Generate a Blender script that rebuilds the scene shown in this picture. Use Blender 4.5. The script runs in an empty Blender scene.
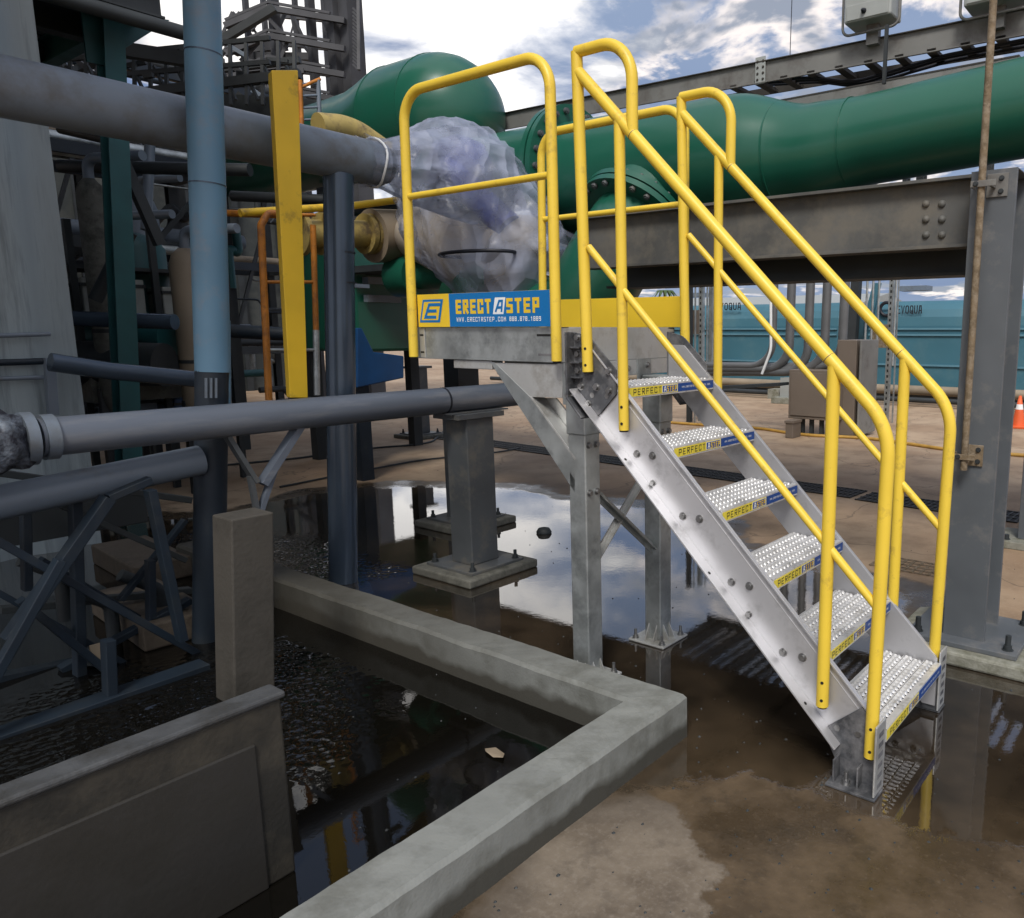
import bpy, bmesh, math, random
from mathutils import Vector, Matrix, noise
random.seed(7)
R = math.radians
S = bpy.context.scene
C = S.collection

# ------------------------------------------------------------------ camera
CAM = dict(x=2.0696, y=-2.1988, z=1.4244, yaw=2.1802, pitch=-0.1686, f=771.76, px=670.3, py=460.9)
_y, _p = CAM['yaw'], CAM['pitch']
FWD = Vector((math.cos(_y)*math.cos(_p), math.sin(_y)*math.cos(_p), math.sin(_p)))
RT = Vector((math.sin(_y), -math.cos(_y), 0))
UP = RT.cross(FWD)
CO = Vector((CAM['x'], CAM['y'], CAM['z']))
cd = bpy.data.cameras.new('camera'); cam = bpy.data.objects.new('camera', cd); C.objects.link(cam)
cd.sensor_width = 36; cd.lens = CAM['f']/1024*36
cd.shift_x = (512-CAM['px'])/1024; cd.shift_y = (CAM['py']-459)/1024
cd.clip_end = 2000; cd.clip_start = .05
cam.matrix_world = Matrix((RT, UP, -FWD)).transposed().to_4x4()
cam.location = CO
S.camera = cam

def ray(u, v): return FWD + RT*((u-CAM['px'])/CAM['f']) - UP*((v-CAM['py'])/CAM['f'])
def X(c, u, v): d = ray(u, v); return CO + d*((c-CO.x)/d.x)
def Y(c, u, v): d = ray(u, v); return CO + d*((c-CO.y)/d.y)
def Z(c, u, v): d = ray(u, v); return CO + d*((c-CO.z)/d.z)
def D(c, u, v): return CO + ray(u, v)*c

# ------------------------------------------------------------------ materials
def nt(m):
    m.use_nodes = True
    return m.node_tree.nodes, m.node_tree.links
def mat(name, col, rough=.5, metal=0., var=.12, scale=6., bump=.0, bscale=60., dirt=None, dirtamt=.0, dscale=3., rvar=.1,
        stretch=(1, 1, 1), spec=.5, coat=0.):
    m = bpy.data.materials.new(name); n, l = nt(m); b = n['Principled BSDF']
    tc = n.new('ShaderNodeTexCoord'); mp = n.new('ShaderNodeMapping'); mp.inputs['Scale'].default_value = stretch
    l.new(tc.outputs['Object'], mp.inputs['Vector'])
    no = n.new('ShaderNodeTexNoise'); no.inputs['Scale'].default_value = scale; no.inputs['Detail'].default_value = 3
    l.new(mp.outputs['Vector'], no.inputs['Vector'])
    r = n.new('ShaderNodeValToRGB'); r.color_ramp.elements[0].position = .3; r.color_ramp.elements[1].position = .7
    lo = [max(0, c*(1-var)) for c in col]; hi = [min(1, c*(1+var)) for c in col]
    r.color_ramp.elements[0].color = (*lo, 1); r.color_ramp.elements[1].color = (*hi, 1)
    l.new(no.outputs['Fac'], r.inputs['Fac'])
    out = r.outputs['Color']
    if dirt:
        d = n.new('ShaderNodeTexNoise'); d.inputs['Scale'].default_value = dscale; d.inputs['Detail'].default_value = 5
        d.inputs['Roughness'].default_value = .7
        l.new(mp.outputs['Vector'], d.inputs['Vector'])
        dr = n.new('ShaderNodeValToRGB'); dr.color_ramp.elements[0].position = .62-dirtamt*.3; dr.color_ramp.elements[1].position = .75-dirtamt*.2
        l.new(d.outputs['Fac'], dr.inputs['Fac'])
        mx = n.new('ShaderNodeMix'); mx.data_type = 'RGBA'
        mx.inputs['B'].default_value = (*dirt, 1)
        l.new(dr.outputs['Color'], mx.inputs['Factor']); l.new(out, mx.inputs['A']); out = mx.outputs['Result']
    l.new(out, b.inputs['Base Color'])
    rr = n.new('ShaderNodeMapRange'); rr.inputs['To Min'].default_value = max(.02, rough-rvar); rr.inputs['To Max'].default_value = min(1, rough+rvar)
    n2 = n.new('ShaderNodeTexNoise'); n2.inputs['Scale'].default_value = scale*2.3; n2.inputs['Detail'].default_value = 2
    l.new(mp.outputs['Vector'], n2.inputs['Vector']); l.new(n2.outputs['Fac'], rr.inputs['Value'])
    l.new(rr.outputs['Result'], b.inputs['Roughness'])
    b.inputs['Metallic'].default_value = metal
    b.inputs['Specular IOR Level'].default_value = spec
    if coat: b.inputs['Coat Weight'].default_value = coat
    if bump:
        bn = n.new('ShaderNodeTexNoise'); bn.inputs['Scale'].default_value = bscale; bn.inputs['Detail'].default_value = 2
        l.new(mp.outputs['Vector'], bn.inputs['Vector'])
        bp = n.new('ShaderNodeBump'); bp.inputs['Strength'].default_value = bump; bp.inputs['Distance'].default_value = .01
        l.new(bn.outputs['Fac'], bp.inputs['Height']); l.new(bp.outputs['Normal'], b.inputs['Normal'])
    return m

M = {}
M['yellow'] = mat('safety_yellow', (.84, .60, .06), .42, var=.05, scale=4, bump=.03, bscale=30, dirt=(.58, .40, .06), dirtamt=.16, dscale=14, rvar=.16)
M['yellow_old'] = mat('aged_yellow', (.78, .50, .025), .5, var=.12, scale=3, dirt=(.25, .15, .03), dirtamt=.2, dscale=4)
M['tan_yellow'] = mat('faded_yellow', (.42, .32, .10), .6, var=.25, scale=5, dirt=(.14, .10, .05), dirtamt=.5, dscale=5)
M['alu'] = mat('aluminium', (.66, .66, .68), .50, .75, var=.09, scale=2.5, stretch=(1, 1, 1), bump=.02, bscale=90, dirt=(.50, .50, .51), dirtamt=.25, dscale=7, rvar=.08)
M['alu_tread'] = mat('tread_aluminium', (.80, .80, .80), .42, .6, var=.08, scale=14, dirt=(.45, .44, .42), dirtamt=.3, dscale=16)
M['galv'] = mat('galvanised_steel', (.46, .49, .49), .46, .75, var=.22, scale=9, bump=.03, bscale=60, dirt=(.28, .30, .30), dirtamt=.5, dscale=6, rvar=.14)
M['galv_light'] = mat('bright_galvanised_steel', (.62, .63, .62), .45, .6, var=.12, scale=6, dirt=(.42, .41, .38), dirtamt=.5, dscale=6)
M['casting'] = mat('cast_bracket', (.10, .105, .115), .55, .45, var=.35, scale=14, bump=.12, bscale=60, dirt=(.26, .26, .27), dirtamt=.6, dscale=8)
M['bolt'] = mat('bolt_steel', (.30, .30, .30), .4, .9, var=.2, scale=30)
M['dark'] = mat('dark_hole', (.01, .01, .01), .8, var=.1)
M['blue'] = mat('sign_blue', (.0, .16, .46), .4, var=.04)
M['blue_deep'] = mat('strip_blue', (.005, .06, .28), .4, var=.06)
M['signyellow'] = mat('sign_yellow', (.82, .56, .03), .45, var=.05)
M['stripyellow'] = mat('strip_yellow', (.80, .66, .06), .45, var=.06, dirt=(.45, .38, .1), dirtamt=.15, dscale=20)
M['white'] = mat('white_ink', (.85, .87, .88), .5, var=.03)
M['black'] = mat('black_ink', (.01, .012, .02), .5, var=.03)
M['green'] = mat('pipe_green', (.010, .098, .062), .33, var=.10, scale=1.3, bump=.015, bscale=8, dirt=(.015, .10, .065), dirtamt=.3, dscale=2, coat=.15)
M['greydark'] = mat('dark_grey_paint', (.075, .082, .088), .5, var=.2, scale=3, dirt=(.14, .13, .11), dirtamt=.4, dscale=4, bump=.04, bscale=30)
M['greycol'] = mat('column_grey_paint', (.10, .112, .125), .5, var=.12, scale=4, dirt=(.16, .16, .16), dirtamt=.3, dscale=6, bump=.03, bscale=30)
M['beam'] = mat('weathered_beam', (.088, .090, .088), .65, var=.3, scale=3, dirt=(.15, .14, .12), dirtamt=.55, dscale=3.5, bump=.08, bscale=30)
M['greypipe'] = mat('grey_pipe_paint', (.165, .20, .245), .42, var=.12, scale=2, dirt=(.13, .14, .15), dirtamt=.3, dscale=3, bump=.03, bscale=20)
M['greypipe2'] = mat('scuffed_grey_pipe', (.115, .135, .17), .38, var=.18, scale=3, stretch=(1, .15, 1), dirt=(.2, .21, .23), dirtamt=.3, dscale=6, bump=.03, bscale=30)
M['bluepole'] = mat('pale_blue_paint', (.11, .225, .33), .42, var=.10, scale=3, dirt=(.16, .22, .28), dirtamt=.3, dscale=5)
M['navy'] = mat('navy_steel', (.007, .015, .026), .55, var=.25, scale=4, dirt=(.018, .024, .03), dirtamt=.35, dscale=6)
M['bluegrey'] = mat('blue_grey_enamel', (.065, .090, .125), .22, var=.12, scale=3, rvar=.06, metal=.3)
M['teal'] = mat('teal_steel', (.01, .075, .08), .5, var=.2, scale=4)
M['tankteal'] = mat('tank_teal', (.045, .145, .195), .5, var=.08, scale=1, dirt=(.07, .17, .21), dirtamt=.35, dscale=1.2)
M['tankpale'] = mat('tank_pale_stripe', (.10, .23, .30), .5, var=.06)
M['concrete'] = mat('curb_concrete', (.235, .245, .235), .72, var=.13, scale=5, bump=.12, bscale=120, dirt=(.15, .155, .14), dirtamt=.45, dscale=4)
M['concdark'] = mat('damp_concrete', (.020, .0185, .015), .7, var=.25, scale=4, bump=.12, bscale=80, dirt=(.055, .048, .036), dirtamt=.55, dscale=3)
M['plinth'] = mat('plinth_concrete', (.13, .128, .11), .75, var=.2, scale=9, bump=.2, bscale=90, dirt=(.06, .06, .05), dirtamt=.5, dscale=8)
M['plinthlt'] = mat('pale_plinth_concrete', (.27, .27, .23), .75, var=.2, scale=9, bump=.2, bscale=90, dirt=(.15, .15, .11), dirtamt=.6, dscale=8)
M['slab'] = mat('brown_slab', (.10, .08, .06), .8, var=.2, scale=6, bump=.2, bscale=60, dirt=(.07, .055, .04), dirtamt=.5, dscale=5)
M['capdark'] = mat('worn_wall_cap', (.060, .063, .066), .6, var=.3, scale=9, bump=.2, bscale=90, dirt=(.04, .04, .038), dirtamt=.5, dscale=8)
M['trayface'] = mat('tray_grey', (.20, .20, .19), .6, .2, var=.18, scale=2, dirt=(.13, .12, .11), dirtamt=.4, dscale=3)
M['traydark'] = mat('tray_dark', (.05, .045, .04), .7, var=.2)
M['rust'] = mat('rusty_rod', (.17, .125, .075), .8, var=.35, scale=20, bump=.3, bscale=90, dirt=(.26, .21, .15), dirtamt=.6, dscale=30)
M['orange'] = mat('orange_paint', (.55, .20, .02), .5, var=.3, scale=6, dirt=(.25, .09, .02), dirtamt=.4, dscale=8)
M['cone'] = mat('cone_orange', (.75, .12, .03), .5, var=.1)
M['boxgrey'] = mat('enclosure_taupe', (.16, .13, .105), .55, var=.1, scale=2)
M['conduit'] = mat('conduit_grey', (.15, .155, .16), .45, .3, var=.12, scale=3)
M['lamp'] = mat('lamp_housing', (.33, .35, .34), .5, var=.06)
M['clad'] = mat('pleated_cladding', (.30, .355, .38), .65, var=.16, scale=1.5, stretch=(4, 4, .3), bump=.1, bscale=10, dirt=(.20, .24, .255), dirtamt=.4, dscale=3)
M['rackdark'] = mat('rack_steel', (.024, .029, .032), .6, var=.3, scale=3)
M['towersteel'] = mat('tower_steel', (.055, .056, .062), .6, var=.3, scale=2)
M['wallfar'] = mat('far_wall', (.035, .042, .042), .8, var=.35, scale=.8, dirt=(.07, .075, .07), dirtamt=.5, dscale=1.2)
M['tank_beige'] = mat('beige_vessel', (.26, .21, .15), .6, var=.2, scale=2)
M['crate'] = mat('pale_crate', (.34, .36, .34), .6, var=.25, scale=5)
M['blueplastic'] = mat('blue_plastic', (.008, .06, .18), .4, var=.15)
M['hose'] = mat('yellow_hose', (.45, .26, .05), .6, var=.2, scale=10)
M['grate'] = mat('drain_grate', (.035, .033, .03), .6, .3, var=.2, scale=20)
M['leaf'] = mat('palm_green', (.05, .09, .03), .8, var=.3)
M['bark'] = mat('palm_bark', (.12, .09, .06), .9, var=.3)
M['valveblue'] = mat('valve_blue', (.03, .045, .30), .45, var=.15)
M['valvegrey'] = mat('valve_grey', (.55, .49, .42), .6, var=.2, scale=5)
M['foil'] = mat('wrapped_foil', (.14, .165, .20), .6, .0, var=.6, scale=16, bump=1., bscale=35, dirt=(.02,.02,.03), dirtamt=.8, dscale=14)

# plastic sheet: partly see-through film
m = bpy.data.materials.new('plastic_film'); n, l = nt(m); b = n['Principled BSDF']
b.inputs['Base Color'].default_value = (.36, .40, .52, 1); b.inputs['Roughness'].default_value = .33
tc = n.new('ShaderNodeTexCoord'); no = n.new('ShaderNodeTexNoise'); no.inputs['Scale'].default_value = 2.6; no.inputs['Detail'].default_value = 4; no.inputs['Distortion'].default_value = .6
l.new(tc.outputs['Object'], no.inputs['Vector'])
mr = n.new('ShaderNodeMapRange'); mr.inputs['From Min'].default_value = .38; mr.inputs['From Max'].default_value = .62
mr.inputs['To Min'].default_value = .22; mr.inputs['To Max'].default_value = .66
l.new(no.outputs['Fac'], mr.inputs['Value']); l.new(mr.outputs['Result'], b.inputs['Alpha'])
bn = n.new('ShaderNodeTexVoronoi'); bn.inputs['Scale'].default_value = 5.5
mp = n.new('ShaderNodeMapping'); mp.inputs['Rotation'].default_value = (0, .6, 0); mp.inputs['Scale'].default_value = (1.5, 1.5, .7); l.new(tc.outputs['Object'], mp.inputs['Vector'])
l.new(mp.outputs[0], bn.inputs['Vector'])
bp = n.new('ShaderNodeBump'); bp.inputs['Strength'].default_value = .8; bp.inputs['Distance'].default_value = .07
l.new(bn.outputs['Distance'], bp.inputs['Height']); l.new(bp.outputs['Normal'], b.inputs['Normal'])
M['film'] = m

# ------------------------------------------------------------------ mesh builder
W = {}
class MB:
    def __init__(s): s.v = []; s.f = []; s.sm = []
    def add(s, vs, fs, smooth=False):
        o = len(s.v); s.v += [Vector(v) for v in vs]; s.f += [tuple(i+o for i in f) for f in fs]; s.sm += [smooth]*len(fs); return s
    def box(s, c, d, rot=None):
        c = Vector(c); h = Vector(d)/2
        vs = [Vector((x*h.x, y*h.y, z*h.z)) for x in (-1, 1) for y in (-1, 1) for z in (-1, 1)]
        if rot: vs = [rot @ v for v in vs]
        return s.add([v+c for v in vs], [(0, 1, 3, 2), (4, 6, 7, 5), (0, 4, 5, 1), (2, 3, 7, 6), (0, 2, 6, 4), (1, 5, 7, 3)])
    def mm(s, a, b):
        a = Vector(a); b = Vector(b); return s.box((a+b)/2, [abs(x) for x in (b-a)])
    def sweep(s, p0, p1, prof, up=(0, 0, 1), caps=True, smooth=False):
        p0 = Vector(p0); p1 = Vector(p1); t = (p1-p0).normalized(); up = Vector(up)
        if abs(t.dot(up.normalized())) > .999: up = Vector((1, 0, 0)) if abs(t.x) < .9 else Vector((0, 1, 0))
        sd = t.cross(up).normalized(); u = sd.cross(t)
        n = len(prof); vs = [p + sd*a + u*b for p in (p0, p1) for a, b in prof]
        fs = [(i, (i+1) % n, n+(i+1) % n, n+i) for i in range(n)]
        s.add(vs, fs, smooth)
        if caps: s.add(vs, [tuple(range(n))[::-1], tuple(range(n, 2*n))])
        return s
    def bar(s, p0, p1, w, h, up=(0, 0, 1)):
        return s.sweep(p0, p1, [(-w/2, -h/2), (w/2, -h/2), (w/2, h/2), (-w/2, h/2)], up)
    def ibeam(s, p0, p1, w, h, t=.012, tf=.016, up=(0, 0, 1)):
        s.sweep(p0, p1, [(-w/2, -h/2), (w/2, -h/2), (w/2, -h/2+tf), (t/2, -h/2+tf), (t/2, h/2-tf), (w/2, h/2-tf), (w/2, h/2), (-w/2, h/2),
                 (-w/2, h/2-tf), (-t/2, h/2-tf), (-t/2, -h/2+tf), (-w/2, -h/2+tf)], up, caps=False)
        return s
    def tube(s, pts, r, n=14, fil=0., caps=True, rad=None, seg=6):
        pts = [Vector(p) for p in pts]
        if fil and len(pts) > 2:
            q = [pts[0]]; 
            fl = fil if isinstance(fil, (list, tuple)) else [fil]*(len(pts)-2)
            for i in range(1, len(pts)-1):
                a = (pts[i-1]-pts[i]); b_ = (pts[i+1]-pts[i]); A = a.normalized(); B = b_.normalized()
                fr = fl[i-1]
                ang = A.angle(B)
                if fr <= 0 or ang > math.pi-.02: q.append(pts[i]); continue
                dd = min(fr/math.tan(ang/2), a.length*.49 if i > 1 else a.length*.98, b_.length*.49 if i < len(pts)-2 else b_.length*.98)
                rr = dd*math.tan(ang/2)
                cen = pts[i] + (A+B).normalized()*(rr/math.sin(ang/2))
                s0 = pts[i]+A*dd-cen; s1 = pts[i]+B*dd-cen
                om = s0.angle(s1)
                for k in range(seg+1):
                    tt_ = k/seg; q.append(cen+(s0*math.sin((1-tt_)*om)+s1*math.sin(tt_*om))/math.sin(om))
            q.append(pts[-1]); pts = q
        N = len(pts); rings = []; t = (pts[1]-pts[0]).normalized()
        ref = Vector((0, 0, 1)) if abs(t.z) < .9 else Vector((1, 0, 0))
        u = t.cross(ref).normalized()
        for i, p in enumerate(pts):
            if i == 0: tt = t
            elif i == N-1: tt = (pts[i]-pts[i-1]).normalized()
            else: tt = ((pts[i]-pts[i-1]).normalized()+(pts[i+1]-pts[i]).normalized()).normalized()
            u = (u - tt*u.dot(tt)).normalized(); w = tt.cross(u)
            k = 1.
            if 0 < i < N-1:
                ca = max(-1, min(1, (pts[i]-pts[i-1]).normalized().dot((pts[i+1]-pts[i]).normalized()))); k = 1.
            R_ = (rad[i] if rad else r)
            rings += [p + (u*math.cos(2*math.pi*j/n) + w*math.sin(2*math.pi*j/n))*R_ for j in range(n)]
        fs = [(i*n+j, i*n+(j+1) % n, (i+1)*n+(j+1) % n, (i+1)*n+j) for i in range(N-1) for j in range(n)]
        s.add(rings, fs, True)
        if caps: s.add(rings[:n]+rings[-n:], [tuple(range(n))[::-1], tuple(range(n, 2*n))])
        return s
    def prism(s, poly, nrm):      # poly: list of 3D points (planar), extruded by nrm
        n = len(poly); poly = [Vector(p) for p in poly]; nrm = Vector(nrm)
        vs = poly + [p+nrm for p in poly]
        return s.add(vs, [tuple(range(n))[::-1], tuple(range(n, 2*n))] + [(i, (i+1) % n, n+(i+1) % n, n+i) for i in range(n)])
    def hexbolt(s, p, nrm, r=.012, h=.009):
        p = Vector(p); nrm = Vector(nrm).normalized()
        s.tube([p, p+nrm*.002], r*1.35, 12); s.tube([p+nrm*.002, p+nrm*(.002+h)], r, 6); return s
    def lathe(s, o, ax, prof, n=24):   # prof: (dist along axis, radius)
        o = Vector(o); ax = Vector(ax).normalized()
        pts = [o+ax*a for a, r in prof]
        ref = Vector((0, 0, 1)) if abs(ax.z) < .9 else Vector((1, 0, 0))
        u = ax.cross(ref).normalized(); w = ax.cross(u)
        vs = [p+(u*math.cos(2*math.pi*j/n)+w*math.sin(2*math.pi*j/n))*max(r, .0005) for p, (a, r) in zip(pts, prof) for j in range(n)]
        N = len(prof)
        s.add(vs, [(i*n+j, i*n+(j+1) % n, (i+1)*n+(j+1) % n, (i+1)*n+j) for i in range(N-1) for j in range(n)], True)
        return s
    def build(s, name, m, parent=None, bevel=0., **kw):
        base = W.get(parent.name, Vector()) if parent else kw.pop('base', None)
        if base is None:
            xs = [v.x for v in s.v]; ys = [v.y for v in s.v]; zs = [v.z for v in s.v]
            base = Vector(((min(xs)+max(xs))/2, (min(ys)+max(ys))/2, min(zs)))
        me = bpy.data.meshes.new(name); me.from_pydata([v-base for v in s.v], [], s.f)
        me.polygons.foreach_set('use_smooth', s.sm); me.materials.append(M[m] if isinstance(m, str) else m); me.update()
        bmm = bmesh.new(); bmm.from_mesh(me); bmesh.ops.recalc_face_normals(bmm, faces=bmm.faces); bmm.to_mesh(me); bmm.free()
        o = bpy.data.objects.new(name, me); C.objects.link(o)
        if parent: o.parent = parent
        else: o.location = base
        W[o.name] = base.copy()
        if bevel:
            md = o.modifiers.new('bevel', 'BEVEL'); md.width = bevel; md.segments = 2; md.limit_method = 'ANGLE'; md.angle_limit = R(40); md.use_clamp_overlap = True
        for k, v in kw.items(): o[k] = v
        return o
def thing(name, label, cat, base, group=None):
    o = bpy.data.objects.new(name, None); C.objects.link(o); o.location = base; o.empty_display_size = .1
    W[o.name] = Vector(base); o['label'] = label; o['category'] = cat
    if group: o['group'] = group
    return o
def tag(o, label, cat, group=None):
    o['label'] = label; o['category'] = cat
    if group: o['group'] = group
    return o
def copy_tree(o, parent=None, off=None):
    c = o.copy(); C.objects.link(c); W[c.name] = W[o.name]+(off or Vector())
    if parent: c.parent = parent
    elif off: c.location = o.location+off
    for ch in o.children: copy_tree(ch, c, off)
    return c

# ------------------------------------------------------------------ lettering
GL = {
 'E': [[(1,1),(0,1),(0,0),(1,0)], [(.0,.5),(.85,.5)]], 'F': [[(1,1),(0,1),(0,0)], [(0,.5),(.8,.5)]],
 'R': [[(0,0),(0,1)], [(0,1),(1,1),(1,.52),(.1,.52)], [(.38,.46),(1,0)]],
 'P': [[(0,0),(0,1)], [(0,1),(1,1),(1,.43),(.1,.43)]],
 'C': [[(1,.75),(1,1),(0,1),(0,0),(1,0),(1,.25)]],
 'T': [[(0,1),(1,1)], [(.5,1),(.5,0)]], 'A': [[(0,0),(.24,1),(.76,1),(1,0)], [(.14,.34),(.86,.34)]],
 'S': [[(1,1),(0,1),(0,.52),(1,.48),(1,0),(0,0)]],
 'O': [[(.2,0),(0,.15),(0,.85),(.2,1),(.8,1),(1,.85),(1,.15),(.8,0),(.2,0)]],
 'W': [[(0,1),(.2,0),(.5,.7),(.8,0),(1,1)]], 'M': [[(0,0),(0,1),(.5,.4),(1,1),(1,0)]],
 'V': [[(0,1),(.5,0),(1,1)]], 'U': [[(0,1),(0,.15),(.2,0),(.8,0),(1,.15),(1,1)]],
 'Q': [[(.2,0),(0,.15),(0,.85),(.2,1),(.8,1),(1,.85),(1,.15),(.8,0),(.2,0)], [(.6,.3),(1.05,-.08)]],
 '8': [[(.5,0),(0,0),(0,1),(1,1),(1,0),(.5,0)], [(.1,.5),(.9,.5)]],
 '9': [[(.1,0),(1,0),(1,1),(0,1),(0,.5)], [(.1,.5),(.9,.5)]],
 '7': [[(0,1),(1,1),(.4,0)]], '1': [[(.2,.8),(.55,1),(.55,0)]], '.': [[(.4,0),(.6,0)]], ' ': [],
}
def ribbon(mb, pts, t, fr, zoff):
    o, u, v, n = fr; P = [Vector((a, b)) for a, b in pts]
    L, Rr = [], []
    for i, p in enumerate(P):
        d0 = (P[i]-P[i-1]).normalized() if i > 0 else (P[1]-P[0]).normalized()
        d1 = (P[i+1]-P[i]).normalized() if i < len(P)-1 else d0
        if i == 0: d0 = d1
        nn = Vector((-(d0+d1).y, (d0+d1).x))
        nn = nn.normalized() if nn.length > 1e-6 else Vector((-d0.y, d0.x))
        k = t/2/max(.35, nn.dot(Vector((-d0.y, d0.x))))
        e = Vector((0, 0))
        if i == 0: e = -d0*t/2
        if i == len(P)-1: e = d0*t/2
        if len(P) > 2 and (P[0]-P[-1]).length < 1e-6: e = Vector((0, 0))
        L.append(p+nn*k+e); Rr.append(p-nn*k+e)
    vs = [o+u*a.x+v*a.y+n*zoff for a in L]+[o+u*a.x+v*a.y+n*zoff for a in Rr]
    N = len(P); mb.add(vs, [(i, i+1, N+i+1, N+i) for i in range(N-1)])
def text(mb, s, o, u, v, h, wtot=None, t=.2, gap=.28, asp=.6, slant=0.):
    """capital stroke letters; o bottom-left, u/v unit vectors, h cap height, wtot total width"""
    u = Vector(u).normalized(); v = Vector(v).normalized(); n = u.cross(v)
    n = -n if n.dot(CO-Vector(o)) < 0 else n
    adv = asp+gap; W0 = len(s)*adv-gap; sx = (wtot/(W0*h)) if wtot else 1.
    for i, ch in enumerate(s):
        for k, st in enumerate(GL[ch]):
            pts = []
            for a, b in st:
                x = i*adv+t/2+a*(asp-t); y = t/2+b*(1-t)
                pts.append(((x+slant*y)*h*sx, y*h))
            ribbon(mb, pts, t*h*min(1, (1+sx)/2), (Vector(o), u, v, n), .0006+.00025*k)
def quad(mb, o, u, v, a, b, c, d, z=0):    # rectangle in (u,v) coordinates
    n = Vector(u).cross(Vector(v)); n = -n if n.dot(CO-Vector(o)) < 0 else n
    mb.add([Vector(o)+Vector(u)*x+Vector(v)*y+n*z for x, y in ((a, b), (c, b), (c, d), (a, d))], [(0, 1, 2, 3)])

# =================================================================== SETTING
def ground_material():
    m = bpy.data.materials.new('yard_concrete'); n, l = nt(m); b = n['Principled BSDF']
    geo = n.new('ShaderNodeNewGeometry'); P = geo.outputs['Position']
    def math_(op, a, b_=None, c=None, clamp=False):
        q = n.new('ShaderNodeMath'); q.operation = op; q.use_clamp = clamp
        for i, x in enumerate((a, b_, c)):
            if x is None: continue
            if isinstance(x, (int, float)): q.inputs[i].default_value = x
            else: l.new(x, q.inputs[i])
        return q.outputs[0]
    def noise_(sc, det=6, ro=.55, dist=0., vec=None):
        q = n.new('ShaderNodeTexNoise'); q.inputs['Scale'].default_value = sc; q.inputs['Detail'].default_value = det
        q.inputs['Roughness'].default_value = ro; q.inputs['Distortion'].default_value = dist
        l.new(vec or P, q.inputs['Vector']); return q.outputs['Fac']
    def att(name):
        q = n.new('ShaderNodeAttribute'); q.attribute_name = name; return q.outputs['Fac']
    def mix(f, A, B):
        q = n.new('ShaderNodeMix'); q.data_type = 'RGBA'
        if isinstance(f, float): q.inputs['Factor'].default_value = f
        else: l.new(f, q.inputs['Factor'])
        for k, x in (('A', A), ('B', B)):
            if isinstance(x, tuple): q.inputs[k].default_value = (*x, 1)
            else: l.new(x, q.inputs[k])
        return q.outputs['Result']
    def smooth(x, a, b_):
        q = n.new('ShaderNodeMapRange'); q.interpolation_type = 'SMOOTHSTEP'; q.inputs['From Min'].default_value = a; q.inputs['From Max'].default_value = b_
        l.new(x, q.inputs['Value']); return q.outputs['Result']
    fine = noise_(8, 5, .72)
    ff = math_('MULTIPLY', math_('SUBTRACT', fine, .5), .17)
    d = math_('ADD', att('water_field'), ff)
    water = smooth(d, .0, .045)
    dk = math_('ADD', att('damp_field'), ff)
    damp = smooth(dk, .0, .07)
    # dry concrete colour
    big = noise_(.5, 3, .6, .3); med = noise_(3., 5, .65); sp = noise_(55, 2, .7)
    dry = mix(smooth(big, .35, .65), (.32, .215, .135), (.44, .325, .22))
    dry = mix(math_('MULTIPLY', smooth(med, .42, .7), .6), dry, (.20, .135, .085))
    dry = mix(math_('MULTIPLY', smooth(sp, .5, .75), .35), dry, (.42, .34, .27))
    # grey paler apron by the curb
    ap = smooth(math_('ADD', att('apron_field'), math_('MULTIPLY', ff, 1.6)), .0, .045)
    apc = mix(smooth(med, .38, .62), (.115, .090, .066), (.20, .165, .125))
    apc = mix(math_('MULTIPLY', smooth(sp, .45, .75), .5), apc, (.25, .215, .175))
    apc = mix(math_('MULTIPLY', smooth(fine, .52, .66), .45), apc, (.09, .072, .055))
    dry = mix(ap, dry, apc)
    # cracks
    vo = n.new('ShaderNodeTexVoronoi'); vo.feature = 'DISTANCE_TO_EDGE'; vo.inputs['Scale'].default_value = .62
    wv = n.new('ShaderNodeVectorMath'); wv.operation = 'ADD'
    nz = n.new('ShaderNodeTexNoise'); nz.inputs['Scale'].default_value = 3; nz.inputs['Detail'].default_value = 3; l.new(P, nz.inputs['Vector'])
    sc = n.new('ShaderNodeVectorMath'); sc.operation = 'SCALE'; sc.inputs['Scale'].default_value = .35; l.new(nz.outputs['Color'], sc.inputs[0])
    l.new(P, wv.inputs[0]); l.new(sc.outputs[0], wv.inputs[1]); l.new(wv.outputs[0], vo.inputs['Vector'])
    crack = math_('SUBTRACT', 1., smooth(vo.outputs['Distance'], .0015, .007))
    dry = mix(math_('MULTIPLY', crack, .4), dry, (.04, .032, .025))
    wet = mix(smooth(med, .38, .7), (.060, .042, .024), (.125, .088, .052))
    wet = mix(math_('MULTIPLY', smooth(fine, .5, .68), .5), wet, (.035, .026, .016))
    wet = mix(math_('MULTIPLY', smooth(sp, .55, .8), .35), wet, (.17, .13, .09))
    wet = mix(math_('MULTIPLY', ap, math_('SUBTRACT', 1., smooth(d, -.1, .05))), wet, (.12, .10, .08))
    bed = mix(smooth(noise_(2.2, 5), .4, .7), (.016, .012, .008), (.050, .036, .023))
    bed = mix(att('basin_field'), bed, (.0045, .004, .003))
    bed = mix(smooth(math_('ADD', d, math_('MULTIPLY', math_('SUBTRACT', med, .5), .35)), .06, .42), mix(.45, wet, bed), bed)
    bed = mix(att('basin_field'), bed, (.0045, .004, .003))
    c = mix(damp, dry, wet)
    apd = math_('MULTIPLY', ap, math_('SUBTRACT', 1., smooth(d, -.2, .0)))
    c = mix(apd, c, apc)
    c = mix(water, c, bed)
    l.new(c, b.inputs['Base Color'])
    ro = math_('SUBTRACT', .78, math_('MULTIPLY', math_('MULTIPLY', damp, math_('SUBTRACT', 1., math_('MULTIPLY', apd, .7))), math_('ADD', .33, math_('MULTIPLY', smooth(med, .6, .4), .2))))
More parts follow.
